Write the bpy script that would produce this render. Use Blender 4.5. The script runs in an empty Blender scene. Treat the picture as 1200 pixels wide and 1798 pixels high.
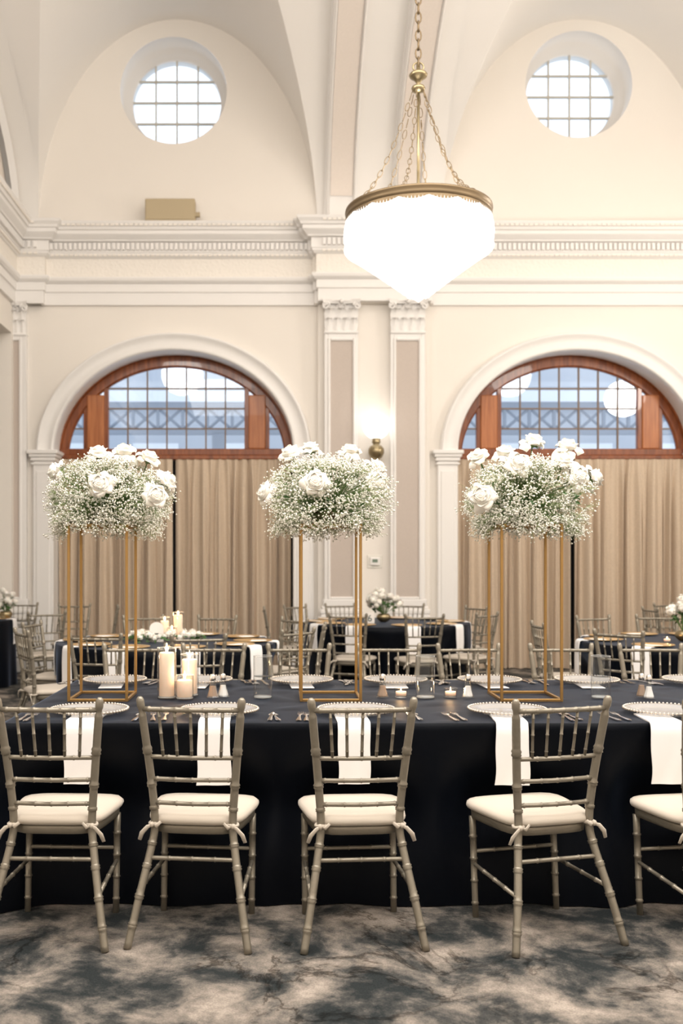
import bpy, math, random
from mathutils import Vector, Matrix
random.seed(7)
PI = math.pi
sc = bpy.context.scene
C = sc.collection

# ------------------------------------------------------------------ camera
F = 1740.0; VX, VY, H = 495.0, 987.0, 1.43
cd = bpy.data.cameras.new('camera'); cam = bpy.data.objects.new('camera', cd); C.objects.link(cam)
cam.location = (0, 0, H); cam.rotation_euler = (PI/2, 0, 0)
cd.sensor_fit = 'HORIZONTAL'; cd.sensor_width = 36; cd.lens = F/1200*36
cd.shift_x = (600-VX)/1200; cd.shift_y = (VY-899)/1200
cd.clip_start = 0.05; cd.clip_end = 200
cd.dof.use_dof = True; cd.dof.focus_distance = 4.2; cd.dof.aperture_fstop = 4.2
sc.camera = cam
# ------------------------------------------------------------------ world
w = bpy.data.worlds.new('world'); sc.world = w; w.use_nodes = True
bg = w.node_tree.nodes['Background']; bg.inputs[0].default_value = (.90, .94, 1, 1); bg.inputs[1].default_value = 1.9
# ------------------------------------------------------------------ exposure and large lights
sc.view_settings.view_transform = 'Standard'; sc.view_settings.look = 'None'
sc.view_settings.exposure = 0.15; sc.view_settings.gamma = 1.0; sc.view_settings.use_curve_mapping = False
def area(name, loc, rot, sx, sy, power, col):
    l = bpy.data.lights.new(name, 'AREA'); l.shape = 'RECTANGLE'; l.size = sx; l.size_y = sy; l.energy = power; l.color = col
    o = bpy.data.objects.new(name, l); C.objects.link(o); o.location = loc; o.rotation_euler = rot
def point(name, loc, r, power, col):
    l = bpy.data.lights.new(name, 'POINT'); l.shadow_soft_size = r; l.energy = power; l.color = col
    o = bpy.data.objects.new(name, l); C.objects.link(o); o.location = loc
WARM = (1, .945, .88)
area('overhead_fill', (1.2, 2.8, 5.6), (math.radians(8), 0, 0), 7, 4.5, 430, (1, .965, .92))  # added soft fill above the view, not a fixture of the hall
area('vault_fill', (1.4, 3.0, 5.7), (math.radians(165), 0, 0), 7, 2.5, 360, (1, .96, .915))  # added upward fill to brighten vault and upper wall, no cove here
point('hall_lamp', (6.0, 9.3, 4.3), .32, 150, WARM)
point('hall_lamp', (-2.16, 5.2, 5.5), .45, 150, WARM)
point('hall_lamp', (5.0, 5.0, 5.5), .45, 150, WARM)

# ------------------------------------------------------------------ helpers
class MB:
    def __init__(s): s.v = []; s.f = []
    def add(s, vs, fs):
        n = len(s.v); s.v += [tuple(p) for p in vs]; s.f += [tuple(i+n for i in f) for f in fs]; return s
    def box(s, x0, x1, y0, y1, z0, z1):
        return s.add([(x0,y0,z0),(x1,y0,z0),(x1,y1,z0),(x0,y1,z0),(x0,y0,z1),(x1,y0,z1),(x1,y1,z1),(x0,y1,z1)],
              [(0,3,2,1),(4,5,6,7),(0,1,5,4),(1,2,6,5),(2,3,7,6),(3,0,4,7)])
    def bbox(s, x0, x1, y0, y1, z0, z1, b=.004):
        # box with chamfered vertical and top edges
        b = min(b, (x1-x0)*.4, (y1-y0)*.4, (z1-z0)*.4)
        def ring(i, z): return [(x0+i+b*0,y0+b,z)if 0 else p for p in [(x0+b+i,y0+i,z),(x1-b-i,y0+i,z),(x1-i,y0+b+i,z),(x1-i,y1-b-i,z),(x1-b-i,y1-i,z),(x0+b+i,y1-i,z),(x0+i,y1-b-i,z),(x0+i,y0+b+i,z)]]
        rs = [ring(b*.6, z0), ring(0, z0+b), ring(0, z1-b), ring(b*.6, z1)]
        vs = sum(rs, []); fs = []
        for k in range(3):
            for j in range(8): fs.append((k*8+j, k*8+(j+1)%8, (k+1)*8+(j+1)%8, (k+1)*8+j))
        fs.append(tuple(range(7,-1,-1))); fs.append(tuple(range(24,32)))
        return s.add(vs, fs)
    def grid(s, fn, nu, nv, cu=False, cv=False):
        # fn(i,j); closed in u or v if asked
        U = nu if cu else nu+1; V = nv if cv else nv+1
        vs = [fn(i, j) for i in range(U) for j in range(V)]
        fs = [(i*V+j, ((i+1)%U)*V+j, ((i+1)%U)*V+(j+1)%V, i*V+(j+1)%V) for i in range(nu) for j in range(nv)]
        return s.add(vs, fs)
    def lathe(s, prof, n=16, c=(0,0,0), cap=True):
        vs = [(c[0]+r*math.cos(2*PI*k/n), c[1]+r*math.sin(2*PI*k/n), c[2]+z) for r, z in prof for k in range(n)]
        fs = [(i*n+k, i*n+(k+1)%n, (i+1)*n+(k+1)%n, (i+1)*n+k) for i in range(len(prof)-1) for k in range(n)]
        if cap:
            if prof[0][0] > 1e-5: fs.append(tuple(range(n-1, -1, -1)))
            if prof[-1][0] > 1e-5: fs.append(tuple((len(prof)-1)*n+k for k in range(n)))
        return s.add(vs, fs)
    def tube(s, pts, rad, n=8, closed=False, flat=1.0):
        P = [Vector(p) for p in pts]; m = len(P)
        if not hasattr(rad, '__len__'): rad = [rad]*m
        prev = None; rings = []
        for i in range(m):
            if closed: t = P[(i+1)%m]-P[i-1]
            else: t = P[min(i+1, m-1)]-P[max(i-1, 0)]
            t = t.normalized() if t.length > 1e-9 else Vector((0,0,1))
            if prev is None:
                a = Vector((0,0,1)) if abs(t.z) < .8 else Vector((1,0,0))
                u = (a - t*a.dot(t)).normalized()
            else: u = (prev - t*prev.dot(t)).normalized()
            prev = u; v = t.cross(u)
            rings += [P[i]+(u*math.cos(2*PI*k/n)+v*math.sin(2*PI*k/n)*flat)*rad[i] for k in range(n)]
        fs = []
        for i in range(m if closed else m-1):
            a = i*n; b = ((i+1)%m)*n
            fs += [(a+k, a+(k+1)%n, b+(k+1)%n, b+k) for k in range(n)]
        if not closed: fs.append(tuple(range(n-1,-1,-1))); fs.append(tuple((m-1)*n+k for k in range(n)))
        return s.add(rings, fs)
    def sphere(s, c, r, n=10, m=6, sz=1):
        prof = [(max(r*math.sin(PI*i/m), 1e-6), -r*sz*math.cos(PI*i/m)) for i in range(m+1)]
        return s.lathe(prof, n, c, cap=False)
    def mesh(s, name, mat, smooth=True):
        me = bpy.data.meshes.new(name); me.from_pydata(s.v, [], s.f); me.materials.append(mat)
        me.polygons.foreach_set('use_smooth', [smooth]*len(me.polygons)); me.update()
        return me
    def obj(s, name, mat, parent=None, smooth=True, loc=None, stuff=False, label=None):
        return link(name, s.mesh(name, mat, smooth), parent, loc, stuff=stuff, label=label)
def link(name, me, parent=None, loc=None, rot=None, stuff=False, label=None):
    o = bpy.data.objects.new(name, me); C.objects.link(o)
    if parent: o.parent = parent
    if loc is not None: o.location = loc
    if rot is not None: o.rotation_euler = rot
    if stuff: o['kind'] = 'stuff'
    if label: o['label'] = label
    return o
def sharp(o, ang=35):
    me = o.data
    try: me.set_sharp_from_angle(angle=math.radians(ang))
    except Exception: pass
    return o
def thing(name, label, cat, loc=(0,0,0), rz=0, group=None):
    o = bpy.data.objects.new(name, None); C.objects.link(o); o.location = loc; o.rotation_euler = (0,0,rz)
    o.empty_display_size = .1
    return tag(o, label, cat, group)
def tag(o, label, cat, group=None):
    o['label'] = label; o['category'] = cat
    if group: o['group'] = group
    return o
def struct(o, label=None):
    o['kind'] = 'structure'
    if label: o['label'] = label
    return o
def sempty(name, label=None):
    o = bpy.data.objects.new(name, None); C.objects.link(o); o.empty_display_size = .1
    return struct(o, label)
def copy_tree(o, parent=None):
    c = o.copy(); C.objects.link(c)
    if parent: c.parent = parent
    for ch in kids.get(o.name, []) if False else list(o.children): copy_tree(ch, c)
    return c
kids = {}
def X(px, D): return (px-VX)*D/F
def Z(py, D): return H + (VY-py)*D/F

# ------------------------------------------------------------------ materials
def mat(name, col, rough=.5, metal=0, spec=.5, bump=None, var=None, trans=0, sheen=0, emit=None, estr=0, sss=0, coat=0, alpha=1, ior=1.45):
    m = bpy.data.materials.new(name); m.use_nodes = True; nt = m.node_tree; N = nt.nodes; L = nt.links
    b = N['Principled BSDF']; b.inputs['Base Color'].default_value = (*col, 1); b.inputs['Roughness'].default_value = rough
    b.inputs['Metallic'].default_value = metal; b.inputs['Specular IOR Level'].default_value = spec
    b.inputs['Transmission Weight'].default_value = trans; b.inputs['IOR'].default_value = ior
    b.inputs['Sheen Weight'].default_value = sheen; b.inputs['Coat Weight'].default_value = coat; b.inputs['Alpha'].default_value = alpha
    if sheen: b.inputs['Sheen Roughness'].default_value = .4
    if emit: b.inputs['Emission Color'].default_value = (*emit, 1); b.inputs['Emission Strength'].default_value = estr
    if sss: b.inputs['Subsurface Weight'].default_value = sss; b.inputs['Subsurface Radius'].default_value = (.02,.012,.008); b.inputs['Subsurface Scale'].default_value = 1
    tc = N.new('ShaderNodeTexCoord')
    if var:   # (scale, amount)
        n = N.new('ShaderNodeTexNoise'); n.inputs['Scale'].default_value = var[0]; n.inputs['Detail'].default_value = 4
        r = N.new('ShaderNodeMix'); r.data_type = 'RGBA'; r.inputs[6].default_value = (*[c*(1-var[1]) for c in col], 1); r.inputs[7].default_value = (*[min(1, c*(1+var[1])) for c in col], 1)
        L.new(tc.outputs['Object'], n.inputs['Vector']); L.new(n.outputs['Fac'], r.inputs[0]); L.new(r.outputs[2], b.inputs['Base Color'])
    if bump:  # (scale, strength, dist)
        n = N.new('ShaderNodeTexNoise'); n.inputs['Scale'].default_value = bump[0]; n.inputs['Detail'].default_value = 3
        u = N.new('ShaderNodeBump'); u.inputs['Strength'].default_value = bump[1]; u.inputs['Distance'].default_value = bump[2] if len(bump) > 2 else .01
        L.new(tc.outputs['Object'], n.inputs['Vector']); L.new(n.outputs['Fac'], u.inputs['Height']); L.new(u.outputs[0], b.inputs['Normal'])
    return m
def clear_glass(name, tint=(1,1,1), ior=1.5, rough=0.0, edge=.55, base=.04, pw_=4):
    # thin clear glass: see-through with fresnel reflection
    m = bpy.data.materials.new(name); m.use_nodes = True; nt = m.node_tree; N = nt.nodes; L = nt.links
    for n in list(N):
        if n.type != 'OUTPUT_MATERIAL': N.remove(n)
    out = [n for n in N if n.type == 'OUTPUT_MATERIAL'][0]
    t = N.new('ShaderNodeBsdfTransparent'); t.inputs[0].default_value = (*tint, 1)
    g = N.new('ShaderNodeBsdfGlossy'); g.inputs['Roughness'].default_value = rough
    lw = N.new('ShaderNodeLayerWeight'); lw.inputs[0].default_value = .5
    pw = N.new('ShaderNodeMath'); pw.operation = 'POWER'; pw.inputs[1].default_value = pw_; L.new(lw.outputs['Facing'], pw.inputs[0])
    f = N.new('ShaderNodeMath'); f.operation = 'MULTIPLY_ADD'; f.inputs[1].default_value = edge; f.inputs[2].default_value = base; L.new(pw.outputs[0], f.inputs[0])
    x = N.new('ShaderNodeMixShader'); L.new(f.outputs[0], x.inputs[0]); L.new(t.outputs[0], x.inputs[1]); L.new(g.outputs[0], x.inputs[2]); L.new(x.outputs[0], out.inputs[0])
    return m
WALL = mat('cream_plaster', (.84,.79,.725), .8, bump=(40,.05), var=(1.5,.015))
VAULT = mat('vault_plaster', (.88,.85,.81), .8, bump=(30,.04))
TRIM = mat('white_paint', (.85,.825,.795), .45, bump=(60,.03))
FRIEZE = mat('cream_ornament', (.87,.82,.75), .6, bump=(26,.6,.02))
TAUPE = mat('taupe_panel', (.55,.475,.42), .7, bump=(80,.1), var=(60,.06))
RIBPANEL = mat('rib_panel', (.80,.72,.65), .7, bump=(80,.1), var=(40,.05))
WOOD = mat('mahogany', (.27,.075,.02), .35, coat=.3)
def woodgrain(m, a, b_, sc_):
    N = m.node_tree.nodes; L = m.node_tree.links; b = N['Principled BSDF']
    tc = N.new('ShaderNodeTexCoord'); mp = N.new('ShaderNodeMapping'); mp.inputs['Scale'].default_value = sc_
    n = N.new('ShaderNodeTexNoise'); n.inputs['Scale'].default_value = 6; n.inputs['Detail'].default_value = 6
    r = N.new('ShaderNodeValToRGB'); r.color_ramp.elements[0].position = .3; r.color_ramp.elements[0].color = (*a,1); r.color_ramp.elements[1].position = .7; r.color_ramp.elements[1].color = (*b_,1)
    L.new(tc.outputs['Object'], mp.inputs[0]); L.new(mp.outputs[0], n.inputs['Vector']); L.new(n.outputs['Fac'], r.inputs[0]); L.new(r.outputs[0], b.inputs['Base Color'])
woodgrain(WOOD, (.15,.035,.009), (.30,.085,.022), (4,4,.5))
WOODL = mat('light_mahogany', (.4,.13,.04), .4, coat=.2)
woodgrain(WOODL, (.34,.105,.030), (.50,.18,.06), (6,6,.4))
LEAD = mat('window_lead', (.20,.13,.08), .5)
OCFRAME = mat('oculus_bar', (.55,.52,.45), .5)
PANE = clear_glass('window_glass', (.88,.92,.96))
CHAIRM = mat('silver_paint', (.27,.24,.19), .36, metal=.45, bump=(180,.25,.002), var=(50,.10))
CUSH = mat('ivory_cushion', (.55,.485,.405), .75, bump=(120,.15,.003), sheen=.2)
NAP = mat('white_napkin', (.88,.86,.85), .85, bump=(250,.1,.002))
CLOTH = mat('navy_cloth', (.0014,.0024,.0050), .5, spec=.12, sheen=.26, bump=(350,.15,.001))
CLOTH.node_tree.nodes['Principled BSDF'].inputs['Sheen Tint'].default_value = (.50,.66,1,1)
CLOTH.node_tree.nodes['Principled BSDF'].inputs['Sheen Roughness'].default_value = .3
GOLD = mat('brushed_gold', (.42,.25,.09), .4, metal=.8)
CHARG = mat('gold_charger', (.75,.50,.22), .28, metal=.8)
BRASS = mat('antique_brass', (.33,.265,.155), .32, metal=.85)
DBRASS = mat('dark_brass', (.20,.145,.085), .4, metal=.75)
STEEL = mat('polished_steel', (.78,.76,.74), .16, metal=1)
PLATE = mat('charger_glass', (.55,.53,.51), .12, alpha=.5)
BEAD = mat('glass_bead', (.52,.46,.39), .15, metal=.4)
GLASS = clear_glass('vessel_glass', (.93,.94,.94), 1.5, .02, .9, .07, 3)
GBASE = mat('thick_glass', (.80,.82,.82), .06, alpha=.45)
WATER = clear_glass('water', (.80,.83,.85), 1.33, 0, .5, .05, 3)
WAX = mat('ivory_wax', (.84,.70,.58), .5, emit=(1,.58,.34), estr=.26, sss=.3)  # emission puts the flame's warm glow into the wax itself
FLAME = mat('candle_flame', (1,.8,.5), .5, emit=(1,.72,.35), estr=14)
WICK = mat('wick', (.02,.02,.02), .9)
SALT = mat('salt', (.9,.88,.86), .6)
PEPPER = mat('pepper', (.38,.25,.17), .6)
PETAL = mat('rose_petal', (.92,.88,.80), .55, sss=.15)
FLORET = mat('baby_breath_floret', (.90,.87,.78), .6)
STEM = mat('flower_stem', (.10,.16,.045), .6)
STEML = mat('pale_stem', (.22,.28,.10), .6)
LEAF = mat('green_leaf', (.05,.12,.03), .45)
TBLWOOD = mat('table_ply', (.35,.25,.16), .6)
CARD = mat('card_stock', (.88,.83,.78), .7)
INK = mat('ink', (.03,.06,.05), .7)
CURT = mat('beige_drape', (.60,.48,.36), .75, sheen=.2, bump=(140,.2,.004), var=(55,.16))
DARK = mat('dark_light_block', (.03,.028,.03), .8)
TANBOX = mat('tan_metal', (.47,.38,.24), .5)
GLOBE = mat('lit_globe', (1,1,1), .4, emit=(1,.97,.93), estr=1.3)
CRYST = mat('lit_crystal', (1,1,1), .15, emit=(1,.98,.95), estr=1.0)
THERM = mat('thermostat_plastic', (.80,.77,.70), .5)
LCD = mat('lcd', (.16,.22,.17), .3)
EXT1 = mat('exterior_slate', (.23,.265,.32), .7)
EXT2 = mat('exterior_pale', (.50,.54,.60), .8)
EXT3 = mat('exterior_white', (.80,.84,.88), .8)
BROWN = mat('brown_screen', (.17,.11,.08), .6)

# carpet
CARPET = bpy.data.materials.new('marbled_carpet'); CARPET.use_nodes = True
def carpet():
    nt = CARPET.node_tree; N = nt.nodes; L = nt.links; b = N['Principled BSDF']; b.inputs['Roughness'].default_value = .95; b.inputs['Specular IOR Level'].default_value = .1
    tc = N.new('ShaderNodeTexCoord'); mp = N.new('ShaderNodeMapping'); mp.inputs['Scale'].default_value = (1, 1.0, 1); mp.inputs['Rotation'].default_value = (0,0,.5); L.new(tc.outputs['Object'], mp.inputs[0])
    def noise(s, d, dist, rough=.55):
        n = N.new('ShaderNodeTexNoise'); n.inputs['Scale'].default_value = s; n.inputs['Detail'].default_value = d; n.inputs['Distortion'].default_value = dist; n.inputs['Roughness'].default_value = rough
        L.new(mp.outputs[0], n.inputs['Vector']); return n
    def ramp(src, *st):
        r = N.new('ShaderNodeValToRGB'); e = r.color_ramp.elements
        while len(e) < len(st): e.new(.5)
        for k, (p, c) in enumerate(st): e[k].position = p; e[k].color = (*c, 1)
        L.new(src, r.inputs[0]); return r
    def mix(a, b2, fac, mode='MIX'):
        m = N.new('ShaderNodeMix'); m.data_type = 'RGBA'; m.blend_type = mode
        if hasattr(fac, 'name'): L.new(fac, m.inputs[0])
        else: m.inputs[0].default_value = fac
        L.new(a, m.inputs[6]); L.new(b2, m.inputs[7]); return m
    big = ramp(noise(3.5, 10, .25, .66).outputs['Fac'], (.40, (.024,.028,.029)), (.465, (.062,.061,.058)), (.51, (.13,.118,.105)), (.565, (.21,.182,.157)), (.65, (.35,.30,.255)))
    v = noise(2.3, 7, .5, .62); m1 = N.new('ShaderNodeMath'); m1.operation = 'SUBTRACT'; m1.inputs[1].default_value = .5; L.new(v.outputs['Fac'], m1.inputs[0])
    m2 = N.new('ShaderNodeMath'); m2.operation = 'ABSOLUTE'; L.new(m1.outputs[0], m2.inputs[0])
    veins = ramp(m2.outputs[0], (0, (.36,.34,.32)), (.010, (.62,.61,.60)), (.024, (1,1,1)))
    mask = ramp(noise(1.1, 2, 0).outputs['Fac'], (.48, (1,1,1)), (.56, (0,0,0)))
    wht = N.new('ShaderNodeRGB'); wht.outputs[0].default_value = (1,1,1,1)
    vm = N.new('ShaderNodeMix'); vm.data_type = 'RGBA'; L.new(mask.outputs[0], vm.inputs[0]); L.new(veins.outputs[0], vm.inputs[6]); L.new(wht.outputs[0], vm.inputs[7])
    mm = mix(big.outputs[0], vm.outputs[2], 1.0, 'MULTIPLY')
    fz = ramp(noise(160, 2, 0).outputs['Fac'], (.3, (.78,.78,.78)), (.7, (1.18,1.18,1.18)))
    m3 = mix(mm.outputs[2], fz.outputs[0], 1.0, 'MULTIPLY'); L.new(m3.outputs[2], b.inputs['Base Color'])
    u = N.new('ShaderNodeBump'); u.inputs['Strength'].default_value = .5; u.inputs['Distance'].default_value = .004
    L.new(noise(260, 2, 0).outputs['Fac'], u.inputs['Height']); L.new(u.outputs[0], b.inputs['Normal'])
carpet()

# ================================================================== SETTING
YW = 13.0; XL = -3.5; XR = 6.7; YR = -1.2; ZS = 5.80; RISE = 2.75; ACR = (YW-YR)/2; YC = (YW+YR)/2
floor = MB().box(-6.9, XR+.2, YR-.2, YW+.7, -.1, 0).obj('floor', CARPET, smooth=False); struct(floor, 'grey marbled carpet')

WC = [-1.416, 3.868]                  # window centres
OP_A, OP_B, OP_Z = 1.566, 1.33, 2.87  # opening half width, arch rise, springing
OC = [(-1.42, 7.62), (3.90, 7.70)]    # oculi centre on wall face
OCR = .70
def arch_z(u, a, b, z0): return z0 + b*math.sqrt(max(0, 1-(u/a)**2))
def wall_back():
    m = MB()
    xs = set([XL-.4, XR+.2])
    for c in WC:
        for k in range(49): xs.add(round(c-OP_A*math.cos(PI*k/48), 5))
    xs = sorted(xs)
    ys = [YW]
    for a, b in zip(xs[:-1], xs[1:]):
        mid = (a+b)/2; c = [c for c in WC if abs(mid-c) < OP_A]
        if c:
            za, zb = arch_z(a-c[0], OP_A, OP_B, OP_Z), arch_z(b-c[0], OP_A, OP_B, OP_Z)
        else: za = zb = 0
        m.add([(a,YW,za),(b,YW,zb),(b,YW,4.85),(a,YW,4.85)], [(0,1,2,3)])
    xs = set([XL-.4, XR+.2])
    for c, _ in OC:
        for k in range(49): xs.add(round(c-OCR*math.cos(PI*k/48), 5))
    xs = sorted(xs)
    for a, b in zip(xs[:-1], xs[1:]):
        mid = (a+b)/2; c = [c for c in OC if abs(mid-c[0]) < OCR]
        if c:
            ha = math.sqrt(max(0, OCR**2-(a-c[0][0])**2)); hb = math.sqrt(max(0, OCR**2-(b-c[0][0])**2)); z = c[0][1]
            m.add([(a,YW,4.85),(b,YW,4.85),(b,YW,z-hb),(a,YW,z-ha)], [(0,1,2,3)])
            m.add([(a,YW,z+ha),(b,YW,z+hb),(b,YW,9),(a,YW,9)], [(0,1,2,3)])
        else: m.add([(a,YW,4.85),(b,YW,4.85),(b,YW,9),(a,YW,9)], [(0,1,2,3)])
    return m.obj('wall_back', WALL, smooth=False)
wb = struct(wall_back(), 'cream plaster back wall with arched windows')
# reveals
for i, c in enumerate(WC):
    def rv(i_, j):
        t = i_/40
        if t < .1: x, z = -OP_A, OP_Z*t/.1
        elif t > .9: x, z = OP_A, OP_Z*(1-t)/.1
        else:
            a = PI*(1-(t-.1)/.8); x, z = OP_A*math.cos(a), OP_Z+OP_B*math.sin(a)
        return (c+x, YW+.6*j, z)
    MB().grid(rv, 40, 1).obj('reveal', TRIM, wb)
    # added dark panel behind the drapes: blocks outside light, keeps the gaps dark
    MB().box(c-OP_A-.05, c+OP_A+.05, YW+.5, YW+.56, 0, 2.83).obj('lower_light_block', DARK, wb, False)
OPROJ = .46
for i, (c, z) in enumerate(OC):
    MB().grid(lambda a, j: (c+(OCR+[.0,0,-.06,-.065,-.10,-.105][j])*math.cos(2*PI*a/64), YW+[0,.30,.31,.38,.385,OPROJ+.1][j], z+(OCR+[.0,0,-.06,-.065,-.10,-.105][j])*math.sin(2*PI*a/64)), 64, 5, cu=True).obj('round_reveal', TRIM, wb)
# outer skin of the wall (blocks light around the reveals)
def outer():
    m = MB(); z0 = 4.6
    m.box(XL-.4, WC[0]-OP_A-.03, YW+.45, YW+.6, 0, 4.6).box(WC[0]+OP_A+.03, WC[1]-OP_A-.03, YW+.45, YW+.6, 0, 4.6).box(WC[1]+OP_A+.03, XR+.2, YW+.45, YW+.6, 0, 4.6)
    m.box(XL-.4, XR+.2, YW+.45, YW+.6, 4.25, 6.9); m.box(XL-.4, XR+.2, YW+.45, YW+.6, 8.6, 9.2)
    xs = [XL-.4, OC[0][0]-.71, OC[0][0]+.71, OC[1][0]-.71, OC[1][0]+.71, XR+.2]
    for a in (0, 2, 4): m.box(xs[a], xs[a+1], YW+.45, YW+.6, 6.9, 8.6)
    return m
outer().obj('outer_skin', WALL, wb, False)

# vault: groin vault, barrel along X + cross vaults over each bay
CU = 1.83
def ceiling():
    m = MB(); n = 40
    cuts = []
    def zc(u): return RISE*math.sqrt(max(0, 1-(u/CU)**2))
    for side in (1, -1):
        def yb(h):  # depth of barrel at rise h
            return YC + side*ACR*math.sqrt(max(0, 1-(h/RISE)**2))
        yw = YC+side*ACR
        for c in (WC[0]+.05, WC[1]+.03):
            def bar(i, j):
                u = -CU*math.cos(PI*i/n); h0 = zc(u); th0 = math.asin(min(1, h0/RISE)); th = th0+(PI/2-th0)*j/24
                return (c+u, YC+side*ACR*math.cos(th), ZS+RISE*math.sin(th))
            m.grid(bar, n, 24)
            def cr(i, j):
                u = -CU*math.cos(PI*i/n); h = zc(u); y1 = yb(h)
                return (c+u, yw+(y1-yw)*j/6, ZS+h)
            m.grid(cr, n, 6)
        for a, b in ((XL-.4, WC[0]+.05-CU), (WC[0]+.05+CU, WC[1]+.03-CU), (WC[1]+.03+CU, XR+.2)):
            m.grid(lambda i, j: (a+(b-a)*i/2, YC+side*ACR*math.cos(PI/2*j/32), ZS+RISE*math.sin(PI/2*j/32)), 2, 32)
    o = m.obj('ceiling', VAULT); sharp(o, 30); return o
struct(ceiling(), 'white groin vaulted ceiling')
# ribs
def rib(name, x0, x1, px0, px1, drop=.12):
    r = sempty(name, 'panelled plaster rib rising across the vault')
    # profile across: list of (x, drop) ; swept along the barrel
    prof = [(x0, 0), (x0, drop*.6), (x0+.02, drop*.62), (x0+.03, drop), (px0-.03, drop), (px0-.022, drop*1.12), (px0, drop*.75)]
    prof += [(px1, drop*.75), (px1+.022, drop*1.12), (px1+.03, drop), (x1-.03, drop), (x1-.02, drop*.62), (x1, drop*.6), (x1, 0)]
    def P(t, d):
        th = PI*t; return (YC+(ACR-d)*math.cos(th), ZS+(RISE-d)*math.sin(th))
    def g(i, j):
        y, z = P(i/90, prof[j][1]); return (prof[j][0], y, z)
    o = MB().grid(g, 90, len(prof)-1).obj('rib_band', TRIM, r); sharp(o, 25)
    def g2(i, j):
        y, z = P(.045+.91*i/88, drop*.75+.012); return (px0+(px1-px0)*j, y, z)
    MB().grid(g2, 88, 1).obj('rib_panel', RIBPANEL, r)
    MB().bbox(x0-.01, x1+.01, YW-drop-.05, YW, ZS-.02, ZS+.13, .01).obj('rib_foot', TRIM, r)
sx = lambda px, D=12.87: X(px, D)
rib('trim_1', sx(570), sx(627), sx(580), sx(619))
rib('trim_2', sx(688), sx(744), sx(697), sx(736))
rib('trim_3', 6.05, 6.5, 6.12, 6.4)

# left wall with opening to a side room, blind arch above
lw = MB()
lw.box(XL-.18, XL, YR, 3.0, 0, 9)
struct(MB().box(XL-.18, XL, 12.82, YW, 0, 4.4).obj('wall_left', WALL, smooth=False), 'corner pier of the left wall')
struct(MB().box(XL-.18, XL, 3.0, YW, 4.4, 9).obj('wall_left', WALL, smooth=False), 'upper part of the left wall')
struct(lw.obj('wall_left', WALL, smooth=False), 'near end of the left wall')
struct(MB().box(-6.9, -6.8, YR, YW+.3, 0, 4.6).box(-6.9, XL-.18, YR-.1, YR, 0, 4.6).box(-6.9, XL-.4, YW, YW+.1, 0, 4.6).obj('wall_side', WALL, smooth=False))
struct(MB().box(-6.9, XL-.18, YR-.1, YW+.3, 4.4, 4.5).obj('ceiling_side', VAULT, smooth=False))
def blind_arch():
    r = sempty('trim_4', 'moulded arch with taupe band on the left wall')
    def ring(i, d, x): th = PI*i/80; return (x, YC+(ACR-d)*math.cos(th), ZS+(RISE-d)*math.sin(th))
    pr = [(.30, 0), (.30, .12), (.335, .15), (.37, .12), (.39, .17), (.43, .17), (.45, .10), (.47, .10)]
    MB().grid(lambda i, j: ring(i, pr[j][0], XL+pr[j][1]), 80, len(pr)-1).obj('arch_moulding', TRIM, r)
    MB().grid(lambda i, j: ring(i, [.47, .95][j], XL+.03), 80, 1).obj('arch_band', RIBPANEL, r)
    MB().grid(lambda i, j: ring(i, [.95, 1.0, 1.0][j], XL+[.03,.09,.02][j]), 80, 2).obj('inner_moulding', TRIM, r)
    MB().grid(lambda i, j: ring(i, [1.0, 2.74][j], XL+.015), 80, 1).obj('arch_infill', BROWN, r)
blind_arch()
struct(MB().box(XR, XR+.15, YR, YW, 0, 9).obj('wall_right', WALL, smooth=False), 'cream right wall')
struct(MB().box(XL-.2, XR+.2, YR-.15, YR, 0, 9).obj('wall_front', WALL, smooth=False), 'cream wall behind the viewpoint')

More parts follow.
